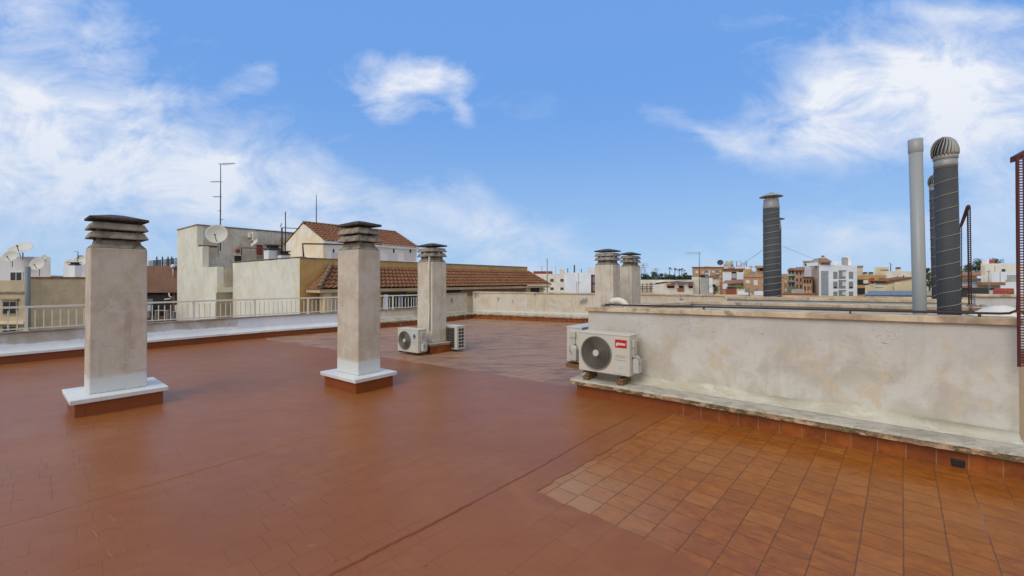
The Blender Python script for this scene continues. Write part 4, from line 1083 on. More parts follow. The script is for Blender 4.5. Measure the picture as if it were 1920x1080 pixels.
rect(pl, 606, 549, 618, 592, 'pier', M['ochrel'], nb, 0, .14); rect(pl, 618, 551, 636, 592, 'recess', M['tanw'], nb, .0, .03)
for u0, u1 in ((716, 762), (764, 800)):
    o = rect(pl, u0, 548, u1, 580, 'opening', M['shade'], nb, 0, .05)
rect(pl, 718, 552, 726, 580, 'door_frame', M['white'], nb, .05, .03); rect(pl, 745, 556, 753, 578, 'door_pane', M['glassb'], nb, .05, .02)
rect(pl, 832, 541, 862, 549, 'opening', M['shade'], nb, 0, .05); rect(pl, 863, 541, 985, 552, 'panel', M['brownw'], nb, 0, .04); rect(pl, 995, 540, 1010, 549, 'opening', M['shade'], nb, 0, .06)

# rooftop gabled house
c0 = V(-9.86, 22.0); ez, az = 3.76, 4.85
gh = thing('gabled_house', 'white streaked gable house with brown tiled roof above the ochre block', 'building', (c0.x, c0.y, 2.0), 'neighbouring buildings')
hw, Lh = 2.24, 6.1
def gp_(s, t_, z): return c0 - G1 * s + G2 * t_ + V(0, 0, z)
b = MB(); b.prism([gp_(0, 0, 2.0), gp_(0, 0, ez), gp_(hw, 0, az - .06), gp_(2 * hw, 0, ez), gp_(2 * hw, 0, 2.0)], G2 * .2); b.build('gable_wall', M['gable'], gh)
b = MB(); b.prism([gp_(0.002, .2, 2.0), gp_(0.002, Lh, 2.0), gp_(2 * hw, Lh, 2.0), gp_(2 * hw, .2, 2.0)], (0, 0, ez - 2.0)); b.build('side_walls', M['whiteh'], gh)
corr_roof(gp_(hw, .0, az), gp_(hw, Lh + .1, az), gp_(-.16, Lh + .1, ez - .06), gp_(-.16, .0, ez - .06), 28, 9, .045, 'roof_tiles', M['rtile'], gh, .06)
corr_roof(gp_(hw, Lh + .1, az), gp_(hw, .0, az), gp_(2 * hw + .16, .0, ez - .06), gp_(2 * hw + .16, Lh + .1, ez - .06), 28, 9, .045, 'roof_tiles', M['rtile'], gh, .06)
b = MB()
for i in range(16):
    a, c = gp_(hw, Lh * i / 16, az + .05), gp_(hw, Lh * (i + 1.1) / 16, az + .05); b.cyl(a, c, .075, .06, 10)
b.build('ridge_tiles', M['moss'], gh)
b = MB(); b.prism([gp_(-.14, 0, ez - .16), gp_(-.14, Lh + .08, ez - .16), gp_(0, Lh + .08, ez - .16), gp_(0, 0, ez - .16)], (0, 0, .12)); b.build('eave_board', M['whiteh'], gh)
pl = Pl(c0, c0 + G2)
for u in (624, 737, 768): rect(pl, u, 467, u + 2.5, 474, 'vent_slot', M['shade'], gh, 0, .02)
for u0, u1 in ((622, 636), (728, 745), (758, 778)): rect(pl, u0, 474, u1, 488, 'window', M['glassb' if False else 'lilac'], gh, 0, .03)
rf = thing('rusty_pipe_frame', 'rusty pipe frame standing in front of the streaked gable', 'pipe frame', tuple(D(567, 485, 18.6)))
b = MB(); b.tube([D(569.5, 486, 18.6), D(567.5, 457, 18.6), D(600, 457.5, 20.0), D(660, 459, 22.6)], .035, 6); b.build('frame_pipe', M['rust'], rf)

# cream tower with stained side, stepped front
C = V(-18.3, 24.5); ztw = 4.87
tw = thing('cream_tower_house', 'tall cream building with stained side wall and stepped front below the big dish', 'building', (C.x, C.y, GZ), 'neighbouring buildings')
b = MB(); b.prism([V(p.x, p.y, GZ) for p in (C, C + G2 * .3, C + G2 * .3 - G1 * 4.02, C - G1 * 4.02)], (0, 0, ztw - GZ)); b.build('front_wall', M['creamw'], tw)
b = MB(); b.prism([V(p.x, p.y, GZ) for p in (C + G2 * .301, C + G2 * 7.5, C + G2 * 7.5 - G1 * 4.0, C + G2 * .301 - G1 * 4.0)], (0, 0, ztw - .02 - GZ)); b.build('side_wall', M['stain'], tw)
b = MB(); b.prism([V(p.x, p.y, ztw + .001) for p in (C + G1 * .05 - G2 * .04, C + G1 * .05 + G2 * 7.5, C + G2 * 7.5 - G1 * .3, C - G1 * .3 - G2 * .04)], (0, 0, .06)); b.prism([V(p.x, p.y, ztw + .001) for p in (C - G1 * .302 - G2 * .04, C - G1 * .302 + G2 * .34, C + G2 * .34 - G1 * 4.06, C - G1 * 4.06 - G2 * .04)], (0, 0, .055)); b.build('coping', M['wcap'], tw)
z1_ = zat(461.7, 24.0); z2_ = zat(500, 22.5)
b = MB(); b.prism([V(p.x, p.y, GZ) for p in (C + G1 * .003, C + G1 * .99, C + G1 * .99 + G2 * .3, C + G1 * .003 + G2 * .3)], (0, 0, z1_ - GZ)); b.prism([V(p.x, p.y, GZ) for p in (C + G1 * .993, C + G1 * 3.42, C + G1 * 3.42 + G2 * .3, C + G1 * .993 + G2 * .3)], (0, 0, z2_ - GZ)); b.build('stepped_front', M['creamw'], tw)
b = MB(); b.prism([V(p.x, p.y, GZ) for p in (C + G1 * 3.41 + G2 * .301, C + G1 * 3.41 + G2 * 1.2, C + G1 * .1 + G2 * 1.2, C + G1 * .1 + G2 * .301)], (0, 0, z2_ - .05 - GZ)); b.build('terrace_body', M['stain'], tw)
plr = Pl(C + G1 * 3.41 + G2 * .3, C + G1 * 3.41 + G2 * 1.2)
rect(plr, 405.5, 538.5, 437, 548, 'balcony_band', M['creamw'], tw, 0, .08); rect(plr, 405.5, 549, 437, 600, 'lower_recess', M['taupe'], tw, 0, .03)
pls = Pl(C, C + G2)
rect(pls, 440, 479.5, 452, 496, 'doorway', M['shutg' if False else 'shade'], tw, 0, .05); rect(pls, 438.5, 478, 454, 479.4, 'lintel', M['shut'], tw, 0, .07)
rect(pls, 481, 459, 492, 478, 'shutter', M['redbr'], tw, 0, .05); rect(pls, 480.5, 480, 493, 486, 'sill', M['taupe'], tw, 0, .06)
rect(pls, 464, 437, 468, 446, 'vent_box', M['creamw'], tw, 0, .3); rect(pls, 469, 436, 479, 452, 'vent_box', M['creamw'], tw, 0, .45)
rect(pls, 373, 460.5, 407, 462.5, 'string_course', M['rust'], tw, 0, .06); rect(pls, 524, 446, 560, 458, 'damp_patch', M['tanw'], tw, 0, .008)
b = MB(); lp = pls.pt(446, 470, .1); b.lathe(lp, [(.01, -.14), (.10, -.08), (.12, 0), (.10, .08), (.01, .14)], 16); b.build('wall_lamp', M['redbr'], tw)
dish('large cream satellite dish on the corner of the stained tower', D(407.5, 439.5, 23.2), .53, (.35, -1, .18), mastdown=1.2)
dish('small white dish below the wall box on stained tower side', D(478, 456, 24.3), .24, (-.6, -1, .9), mastdown=.5)
antenna('very tall television mast with stacked aerials above the big dish', D(413, 470, 23.6), zat(308, 23.6) - zat(470, 23.6), ((1.0, .95, -12, 9, 1), (.80, .65, 170, 5, 1), (.625, .45, 175, 4, 1), (.46, .1, 180, 2, 1), (.36, .14, 0, 3, 1)), .03)
antenna('thin bare mast rising behind the gable house tiled roof', D(593, 425, 27), zat(365, 27) - zat(425, 27), (), .03)
mp = thing('mast_frame', 'twin pole mast with small dish between tower and gable', 'antenna', tuple(D(529, 476, 20)), 'television antennas')
b = MB(); b.tube([D(528.5, 478, 20), D(528.5, 427, 20)], .035, 6); b.tube([D(535.3, 470, 20), D(535.3, 397, 20)], .022, 6); b.tube([D(528, 427, 20), D(562, 428.5, 21)], .02, 6); b.tube([D(528.5, 457, 20), D(535, 457, 20)], .02, 6); b.build('poles', M['iron'], mp)
b = MB(); b.lathe(D(528.5, 422, 19.9), [(.001, 0), (.10, .02), (.12, .05), (.001, .0)], 16, Vector((-.8, -.6, .3)).to_track_quat('Z', 'Y').to_matrix().to_4x4()); b.build('small_dish', M['dish'], mp)
b = MB(); b.tube([D(453, 479, 22.5), D(453, 464.5, 22.5), D(500, 466, 21)], .025, 5); rl = b.build('rusty_rail', M['rust']); tag(rl, 'thin rusty rail across the stained tower terrace', 'rail')
pot_chimney('white chimney stack with dark louvred cowl in front of the stained wall', D(511, 474, 20.5), .56, zat(470, 20.5) - 2.0, 2.0)
pot_chimney('lower squat chimney stack beneath the twin pole mast', D(532.5, 481, 20.4), .42, zat(479, 20.4) - 2.0, 2.0)

# ------------------------------------------------------------------ left side neighbours
def front_b(name, label, u0, u1, vt, Y, mat, depth=8, yaw=0, cat='building', group='town buildings', z0=GZ, Yr=None, dz=0, skew=False):
    a = D(u0, vt, Y); Yr = Yr or Y; c = D(u1, vt, Yr); a.z = c.z = 0
    d = (c - a).normalized(); n = V(-d.y, d.x) * depth
    if skew: n = V(c.x, c.y).normalized() * depth - V(.25, 0)
    elif u0 > 960: n = V(a.x, a.y).normalized() * depth + V(.15, 0)
    zt_ = zat(vt, (Y + Yr) / 2) + dz
    t = bldg(name, label, cat, [a, c, c + n, a + n], zt_, M[mat] if isinstance(mat, str) else mat, z0, group)
    return t, Pl(a, c), zt_
t, pl, z = front_b('terrace_building', 'brown rendered building with dark open terrace behind the railing', 240, 345, 498.5, 30, 'brownw', 6, group='neighbouring buildings')
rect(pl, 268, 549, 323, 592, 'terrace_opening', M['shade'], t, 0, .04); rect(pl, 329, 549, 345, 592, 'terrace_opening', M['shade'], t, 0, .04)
rect(pl, 266, 545, 345, 548.5, 'lintel', M['brownw'], t, 0, .25)
rect(pl, 270, 560, 288, 586, 'terrace_door', M['glassb'], t, .04, .03); rect(pl, 268, 592, 345, 606, 'terrace_sill', M['brownw'], t, 0, .3)
tc = thing('cafe_table', 'white table and chairs on the dark brown terrace', 'table', tuple(D(305, 588, 29.6)))
b = MB(); q = D(304, 582, 29.65); b.box(q, (.9, .25, .04)); b.box(q - V(.4, 0, .3), (.04, .2, .6)); b.box(q + V(.4, 0, -.3), (.04, .2, .6)); b.build('table_frame', M['shut'], tc)
b = MB()
for dx in (-1.1, 1.0): q = D(304, 584, 29.6) + V(dx, 0, 0); b.box(q, (.4, .25, .03)); b.box(q + V(.0, .12, .25), (.4, .03, .4)); b.box(q - V(.17, 0, .22), (.03, .2, .45)); b.box(q + V(.17, 0, -.22), (.03, .2, .45))
b.build('seats', M['shut'], tc)
tcam = thing('security_camera', 'white camera bracket hanging under the brown terrace lintel', 'camera', tuple(D(318, 556, 29.8)))
b = MB(); q = D(318, 556, 29.7); b.tube([q + V(-.05, 0, .25), q, q + V(.25, -.1, -.05)], .04, 6); b.tube([q + V(-.35, 0, -.2), q + V(.12, 0, -.15)], .05, 6); b.build('bracket', M['shut'], tcam)
# glazed roof room above
t, pl, z = front_b('penthouse', 'white penthouse with glazed front above the brown terrace building', 225, 345, 487, 40, 'whiteh', 7, Yr=34, group='neighbouring buildings', dz=0)
for i in range(8): rect(pl, 279 + i * 8.2, 488.5 - i * .8 + 0, 285.5 + i * 8.2, 503, 'window', M['glass' if i % 3 else 'glassb'], t, 0, .04)
gf = thing('terrace_fence', 'slim black post fence with glass on the brown building roof', 'fence', tuple(D(290, 498, 30)))
b = MB()
for u in (294, 304.5, 315, 322): b.box(D(u, 491, 30.2) , (.06, .05, .75))
b.build('fence_posts', M['dark'], gf); b = MB(); b.tube([D(292, 493, 30.2), D(333, 493, 30.2)], .02, 5); b.build('top_rail', M['dark'], gf)
b = MB(); b.lathe(D(324.5, 499.5, 29.9), [(.001, -.16), (.12, -.10), (.16, 0), (.12, .10), (.001, .16)], 14); lm = b.build('globe_lamp', M['shut']); tag(lm, 'white globe lamp on the brown building roof edge', 'lamp')
b = MB(); b.tube([D(324.5, 520, 29.9), D(324.5, 503, 29.9)], .03, 6); 
x_ = b.build('lamp_post', M['shut'], lm); x_.matrix_parent_inverse = Matrix.Identity(4)
# tan wall building
t, pl, z = front_b('tan_building', 'tan roughcast building wall behind the railing at far left', 56, 205, 523, 21, 'tanw', 7, group='neighbouring buildings', Yr=23)
b = MB(); a = D(56, 523, 21); c = D(205, 523, 23); a.z = c.z = z; b.prism([a + V(0, -.05, .002), c + V(0, -.05, .002), c + V(0, .3, .002), a + V(0, .3, .002)], (0, 0, .10)); b.build('coping', M['rtile'], t)
pot_chimney('small white chimney stack rising from the tan building roof', D(140.5, 515, 23.5), .36, .75, zat(523, 22.5), 'whiteh', 0)
t, pl, z = front_b('cream_wing', 'cream side wing with windows and grey downpipe at left edge', -120, 56, 526, 20.8, 'tanw', 6, group='neighbouring buildings')
window(pl, 6, 563, 34, 590, t, 'taupe'); rect(pl, 3, 559.5, 37, 562, 'lintel', M['taupe'], t, 0, .1)
rect(pl, -120, 546.5, 55, 549.5, 'string_course', M['wcap'], t, 0, .08); rect(pl, -120, 602, 55, 607, 'balcony_slab', M['cream2'], t, 0, .25)
window(pl, 6, 610, 34, 640, t, 'taupe')
b = MB(); b.tube([D(52, 500, 20.5), D(52, 640, 20.5)], .10, 10); b.build('downpipe', M['pvcd'], t)
t, pl, z = front_b('white_rooftop_house', 'white rooftop house carrying three large dishes at the left edge', -140, 95, 481.5, 27, 'lilac', 7, skew=True, group='neighbouring buildings')
window(pl, 19.5, 509, 44, 527, t, 'shut')
dish('wide tilted grey dish standing highest on the white rooftop house', D(40, 468, 26.9), .60, (.155, -.617, .765), mastdown=.5)
dish('round grey dish at left on the white rooftop house wall', D(20.5, 481, 26.3), .38, (.3, -1, .35), mastdown=.6)
dish('round grey dish at right on the white rooftop house wall', D(71.5, 496, 26.4), .38, (.25, -1, .3), mastdown=.7)
dish('tiny round dish perched above the right dish on white house', D(84, 482.5, 26.5), .17, (-.1, -1, .1), mastdown=.3)
t, pl, z = front_b('far_white_block', 'distant white block with small dishes beside the big left chimney', 119, 185, 495, 62, 'whiteh', 10)
for i, (u, v, r) in enumerate(((130, 493, .55), (152, 490, .9))):
    dish(('faraway smaller dish on the distant white block', 'faraway larger dish on the distant white block')[i], D(u, v, 61), r, (.2, -1, .5), mastdown=.5)
antenna('distant stubby aerial between dishes of the far white block', D(146, 495, 61), 1.8, ((1, .7, 170, 3, 1), (.7, .5, 10, 3, 1)), .06)

# ------------------------------------------------------------------ middle distance: white block with windows
Ym = 135
t, pl, z = front_b('white_apartment_block', 'white apartment block with four small windows beyond the far parapet', 985, 1058, 513.5, Ym, 'whitec', 14)
for (u0, v0, u1, v1) in ((1031.5, 522.5, 1038, 528.5), (1050.3, 522.5, 1057, 528.5), (1031.5, 538.5, 1038.2, 544), (1050.3, 538.5, 1057.2, 544), (1015.5, 541, 1022, 544)): window(pl, u0, v0, u1, v1, t, 'grey', 'glass')
t, pl, z = front_b('blank_white_block', 'blank white wall block with thin pipes beside the windowed block', 1058.3, 1108, 511, Ym - 1, 'whitew', 14)
for (a, c) in ((1084, 512), (1080.5, 530)): rect(pl, a, c, a + .7, 549, 'pipe', M['grey'], t, 0, .08)
rect(pl, 1080.5, 529.3, 1088, 530, 'pipe', M['grey'], t, 0, .08)
t, pl, z = front_b('red_framed_block', 'red brown framed balcony strip at the white block right end', 1108.2, 1118, 515, Ym, 'redbr', 10)
for v in (519, 534): rect(pl, 1111, v, 1115.5, v + 11, 'balcony', M['glassb'], t, 0, .1)
t, pl, z = front_b('roof_shed', 'low red tiled rooftop shed on the white apartment block', 1000, 1036, 508.5, Ym + 4, 'redbr', 5, z0=3)
t, pl, z = front_b('roof_stack', 'small cream rooftop stack on the windowed white block', 1049, 1057, 505, Ym + 2, 'beige', 2, z0=3)
t, pl, z = front_b('roof_room', 'faint white rooftop room behind the nearer small chimney', 1101, 1126, 501.5, Ym + 20, 'whiteh', 5, z0=2)
for u, v0, w, lb in ((1077, 497, .22, 'thick dark flue on the blank white block roof'), (1064.5, 503, .14, 'shorter grey flue left of the thick dark flue'), (1090, 504, .12, 'slim flue at right on the blank white block roof')):
    b = MB(); b.cyl(D(u, 512, Ym + 3), D(u, v0, Ym + 3), w, seg=10); tag(b.build('flue_pipe', M['dark']), lb, 'flue', 'flues on the white block')
b = MB(); b.cyl(D(1026, 552, 60), D(1026, 484.5, 60), .075, seg=10); tag(b.build('tall_pole', M['galv']), 'tall grey pole in front of the windowed white block', 'pole')
antenna('faint television aerial above the red tiled rooftop shed', D(1016, 509, Ym + 3), 1.7, ((1, 1.2, 180, 4, 1), (.9, .7, 0, 3, 1)), .07)
antenna('faint thin aerial above the windowed white block', D(1042, 513, Ym + 3), 2.6, ((1, .5, 180, 2, 1),), .05)

# ------------------------------------------------------------------ right side town
T = front_b
t, pl, z = T('white_terrace_house', 'white low house with brown awnings and roof solar panels', 1224, 1300, 529.5, 95, 'whitec', 9)
for u0, u1 in ((1250, 1265), (1272, 1282.5), (1290, 1300)):
    rect(pl, u0 + 1, 534, u1 - 1, 540, 'opening', M['shade'], t, 0, .04)
    q = [pl.pt(u0, 532, .02), pl.pt(u1, 532, .02), pl.pt(u1, 535, .7), pl.pt(u0, 535, .7)]
    b = MB(); b.prism(q, V(0, 0, -.12)); b.build('awning', M['awn'], t)
rect(pl, 1269.5, 540, 1282, 546, 'balcony', M['awn'], t, 0, .25)
b = MB(); q0 = D(1224, 529.5, 95.0); b.prism([D(1224, 533, 94.9), D(1248, 525.5, 94.9), D(1300, 524.5, 94.9), D(1300, 530, 94.9), D(1224, 530.5, 94.9)], (0, 3, 0)); b.build('parapet', M['whitec'], t)
sp = thing('solar_array', 'row of dark solar panels on the white low house roof', 'solar panel', tuple(D(1278, 528, 96)))
b = MB()
for i in range(4): u = 1257 + i * 10.8; b.prism([D(u, 529, 94.4), D(u + 10.2, 529, 94.4), D(u + 10.6, 525, 96), D(u + .4, 525, 96)], V(0, 0, -.08))
b.build('panels', M['solar'], sp)
t, pl, z = T('tall_white_wing', 'taller white wing with grey plain side behind the television mast', 1297, 1314, 519.5, 96, 'whitec', 8)
t, pl, z = T('grey_plain_house', 'plain pale grey house wall right of the television mast', 1314.2, 1336, 521, 93, 'grey', 8)
rect(pl, 1328, 528, 1328.8, 549, 'downpipe', M['taupe'], t, 0, .06); rect(pl, 1329.5, 521.5, 1336, 549, 'bright_strip', M['whitew'], t, 0, .03)
t, pl, z = T('long_white_shed', 'long low white shed below the dark tree line', 1180, 1262, 524.5, 130, 'whitec', 12)
t, pl, z = T('pergola_roof', 'low roof with grey pergola bars next to the white low house', 1196, 1223, 536, 88, 'beige', 6)
b = MB()
for u in (1205, 1213, 1219, 1222): b.box(D(u, 539, 87), (.12, .12, 1.9))
for v in (533.5, 537, 541): b.tube([D(1198, v, 87), D(1225, v, 87)], .05, 5)
b.build('pergola_bars', M['dark'], t)
antenna('tall L shaped television mast in front of the orange brick block', D(1311.5, 552, 62), zat(473.5, 62) - zat(552, 62), ((1.0, 2.1, 181, 8, 1), (.965, 2.0, 181, 0, 1)), .05)
# brick block
Yb = 150
t, pl, z = T('orange_brick_block', 'orange brick block with white shuttered windows left of town skyline', 1298, 1356, 501.5, Yb, 'brick', 12)
for r_, mm in (((1304, 507.5, 1309, 512.5), 'shut'), ((1316, 509, 1319.6, 513), 'cream2'), ((1334.6, 508, 1340, 511.3), 'shut'), ((1348.5, 507.5, 1352.5, 511), 'cream2'), ((1349.5, 516, 1352.5, 521), 'cream2'), ((1349.5, 525, 1352.5, 529), 'cream2')):
    rect(pl, *r_, 'window', M[mm], t, 0, .08)
rect(pl, 1321.5, 506.5, 1327.5, 521, 'glazed_bay', M['glassb'], t, 0, .2); rect(pl, 1328, 506.5, 1331, 521, 'bay_pier', M['shut'], t, 0, .25)
rect(pl, 1321.5, 512, 1327.5, 514.5, 'balcony_band', M['shut'], t, .2, .1)
rect(pl, 1341.2, 506, 1347.6, 514, 'window', M['glassb'], t, 0, .1); rect(pl, 1341.2, 512, 1347.6, 514.2, 'balcony', M['shut'], t, .1, .3)
rect(pl, 1312, 515.5, 1322, 520, 'opening', M['shade'], t, 0, .06)
rect(pl, 1296.5, 500.4, 1357, 501.9, 'roof_slab', M['brickr'], t, 0, .3)
t, pl, z = T('small_yellow_house', 'small yellow house with dark tiled roof below the orange brick block', 1334, 1349, 521, 125, 'cream2', 7)
b = MB(); b.prism([D(1331, 521, 124.5), D(1349, 521, 124.5), D(1346, 516.5, 126), D(1338, 516.5, 126)], V(0, 2.5, 0)); b.build('roof', M['rtile'], t)
rect(pl, 1338, 525, 1345, 532, 'window', M['shut'], t, 0, .08)
t, pl, z = T('white_panel_block', 'white panelled apartment block with brick top band and dark balconies', 1354.5, 1394, 505.5, 140, 'brick', 12)
rect(pl, 1354.8, 510.5, 1371, 542, 'white_panel', M['whitew'], t, 0, .15); rect(pl, 1381, 510, 1393.5, 524, 'white_panel', M['whitew'], t, 0, .15)
rect(pl, 1371.3, 509.5, 1380.6, 512.5, 'balcony_opening', M['shade'], t, 0, .05); rect(pl, 1371.3, 513, 1380.6, 522, 'balcony_wall', M['grey'], t, 0, .12); rect(pl, 1371.5, 522.3, 1380.6, 525.5, 'balcony_opening', M['shade'], t, 0, .06); rect(pl, 1385, 508.3, 1392, 510, 'opening', M['shade'], t, 0, .2)
rect(pl, 1353.5, 503.6, 1396, 505.6, 'roof_slab', M['brickr'], t, 0, .5)
# clutter on those roofs
for (u0, u1, v0, Y_, mt, lb) in ((1320, 1332, 499, 155, 'beige', 'low pinkish rooftop room on the orange brick block left half'), (1348, 1356, 496.5, 158, 'whiteh', 'narrow white rooftop room left of stepped roof rooms'), (1357, 1374, 494.5, 160, 'grey', 'pale grey stepped rooftop room with small tanks'), (1357.5, 1378, 499.5, 152, 'whitew', 'bright white low rooftop room above the white panel block'), (1381, 1396, 496.5, 158, 'whiteh', 'wide white rooftop room right of the grey stepped room')):
    t, pl, z = T('rooftop_room', lb, u0, u1, v0, Y_, mt, 5, z0=2, group='rooftop rooms on the skyline')
    if mt == 'whitew':
        for u in (1366, 1370, 1375): rect(pl, u, 501.5, u + 1.6, 503.6, 'window', M['glass'], t, 0, .05)
for i, (u, v, r, lb) in enumerate(((1350.5, 492.5, 1.0, 'dark dish silhouette left on the town skyline'), (1363, 493, .7, 'dish on the grey stepped rooftop room'), (1371, 493, .7, 'dish beside the skyline flue'), (1396, 496, .6, 'small skyline dish right of the wide white rooftop room'), (1408, 501, .6, 'small dark dish above the ochre roof room'))):
    dish(lb, D(u, v, 150), r, (-.5, -1, .4), mastdown=1.2, col='grey' if i else 'dark')
b = MB(); b.cyl(D(1373, 500, 151), D(1373, 488.5, 151), .35, seg=10); tag(b.build('flue_pipe', M['grey']), 'tall grey flue on the town skyline above white panel block', 'flue')
for u, lb in ((1381, 'skyline aerial left of wide white rooftop room'), (1389.5, 'skyline aerial above the wide white rooftop room'), (1400, 'skyline aerial right of the wide white rooftop room')):
    antenna(lb, D(u, 500, 150), 2.0, ((1, .8, 170, 4, 1), (.8, .5, 0, 2, 1)), .1)
# hip-roofed houses
t, pl, z = T('hip_roof_house', 'house with twin hipped tile roofs between the brick blocks', 1364, 1396, 531.5, 118, 'beige', 8)
b = MB(); b.prism([D(1361, 532, 117.5), D(1378, 532, 117.5), D(1373.5, 525.5, 120), D(1368, 525.5, 120)], V(0, 2.5, 0)); b.build('roof', M['rtile2'], t)
b = MB(); b.prism([D(1375, 531.5, 117), D(1397, 531.5, 117), D(1388, 524, 119.5), D(1382, 524, 119.5)], V(0, 2.5, 0)); b.build('roof', M['rtile2'], t)
rect(pl, 1366, 533.5, 1376, 536, 'window', M['glassb'], t, 0, .06); rect(pl, 1381, 533.5, 1391, 537, 'window', M['shut'], t, 0, .06)
rect(pl, 1364, 537.5, 1380, 541.5, 'veranda', M['shade'], t, 0, .1)
t, pl, z = T('garden_wall', 'low orange brick garden wall below the hipped roof house', 1361, 1381, 541.5, 105, 'brickr', 2)
t, pl, z = T('cream_garden_wall', 'low cream garden wall below the hipped roof house hedge', 1381.2, 1396, 541.5, 105, 'cream2', 2)
# brick building right
t, pl, z = T('brick_house', 'orange brick house with two white shutters beside the cone capped vents', 1394, 1470, 513.5, 112, 'brick', 10)
for r_ in ((1398, 525, 1405.5, 531.5), (1413, 525, 1420.5, 535)): w_ = rect(pl, *r_, 'window', M['shut'], t, 0, .08)
for r_ in ((1399, 541, 1405, 549), (1415, 541, 1421, 549)): rect(pl, *r_, 'window', M['glassb'], t, 0, .05)
for u_ in (1430, 1440, 1450): rect(pl, u_, 524, u_ + 6, 531, 'window', M['shut'], t, 0, .06)
rect(pl, 1394, 519.8, 1470, 520.8, 'string_course', M['brickr'], t, 0, .06)
t, pl, z = T('ochre_roof_room', 'ochre rooftop room with glazed white terrace on the brick house', 1395, 1409, 504.5, 115, 'ochre', 5, z0=2)
rect(pl, 1404, 510, 1414, 514, 'balustrade', M['glassb'], t, .5, .1)
t, pl, z = T('white_roof_room', 'small white gabled rooftop room beside the ochre room', 1409.5, 1417, 507, 118, 'whitew', 5, z0=2)
t, pl, z = T('brick_roof_tower', 'brick rooftop tower with overhanging flat slab left of the vents', 1418, 1434, 501, 114, 'brick', 5, z0=2)
rect(pl, 1415, 498.5, 1440, 502.5, 'flat_slab', M['brick'], t, 0, 1.2); rect(pl, 1424, 503, 1433, 508, 'opening', M['shade'], t, 0, .05)
t, pl, z = T('low_white_yard', 'low white yard walls in front of the orange brick house', 1383, 1408, 546, 96, 'whitew', 3)
t, pl, z = T('low_white_annex', 'low white annex with sloping end left of the cone capped vents', 1414, 1434, 546.5, 94, 'whitew', 3)
b = MB(); q = D(1405, 552, 9.9); 
rp_ = thing('coping_stub', 'rust streaked post stub on the far parapet near the vents', 'post', tuple(D(1405, 553, 13)))
b = MB(); b.box(D(1405, 547, 14.2), (.28, .05, .05)); b.box(D(1405, 549, 14.2), (.04, .04, .16)); b.build('stub', M['taupe'], rp_)
# right of the vents
t, pl, z = T('brick_corner_house', 'orange brick house edge just right of the cone capped vents', 1455, 1476.5, 513.5, 120, 'brick', 9)
rect(pl, 1471.5, 525, 1474.5, 530, 'window', M['shut'], t, 0, .06); rect(pl, 1471, 541, 1475, 547, 'window', M['shut'], t, 0, .06)
t, pl, z = T('pale_green_house', 'pale green narrow house with balconies and dark tile eave', 1477, 1490, 506.5, 128, 'green', 9)
for i in range(3):
    for j in range(2): window(pl, 1479 + j * 5.6, 508 + i * 11.5, 1482.2 + j * 5.6, 514.5 + i * 11.5, t, 'shut')
    rect(pl, 1477.5, 515 + i * 11.5, 1489.5, 517.5 + i * 11.5, 'balcony', M['green'], t, 0, .7) if i < 2 else None
b = MB(); b.prism([D(1476, 506.5, 127.3), D(1491, 506.5, 127.3), D(1491, 502.5, 130), D(1480, 502.5, 130)], V(0, 0, -.25)); b.build('roof', M['rtile'], t)
t, pl, z = T('pink_house', 'pinkish house with orange tile roof next to pale green house', 1490.3, 1508, 505.5, 124, 'pink', 9)
for i in range(3):
    for j in range(2): window(pl, 1492.5 + j * 7, 508.5 + i * 12.5, 1495.7 + j * 7, 515.5 + i * 12.5, t, 'pink')
b = MB(); b.prism([D(1489, 505.5, 123.3), D(1509, 505.5, 123.3), D(1508.5, 500, 127), D(1492, 501, 127)], V(0, 0, -.3)); b.build('roof', M['rtile2'], t)
t, pl, z = T('lilac_block', 'pale lilac white block rising behind the pinkish house', 1506, 1524, 490, 145, 'lilac', 9)
rect(pl, 1504.5, 488.8, 1524, 490.6, 'roof_slab', M['beige'], t, 0, .6); rect(pl, 1509, 494.5, 1512.5, 498, 'window', M['shade'], t, 0, .06); rect(pl, 1519, 496, 1522, 499.5, 'window', M['shade'], t, 0, .06)
t, pl, z = T('brown_balcony_house', 'brown brick balcony facade squeezed beside the modern white building', 1505.5, 1523, 520, 116, 'brick', 7)
rect(pl, 1505, 518.8, 1523, 520.6, 'cornice', M['redbr'], t, 0, .4)
for i in range(2):
    for j in range(3): rect(pl, 1507 + j * 5.3, 524 + i * 13, 1510.5 + j * 5.3, 531 + i * 13, 'window', M['shade'], t, 0, .06)
for i in range(3): rect(pl, 1506 + i * 6, 536, 1507 + i * 6, 550, 'pier', M['beige'], t, .0, .12)
t, pl, z = T('red_brick_wall', 'low red brick parapet in front of the pink and brown houses', 1466, 1528, 550.5, 70, 'brickr', 3)
t, pl, z = T('white_yard_base', 'white ground floor strip below the pale green house', 1484, 1506, 543, 110, 'grey', 4)
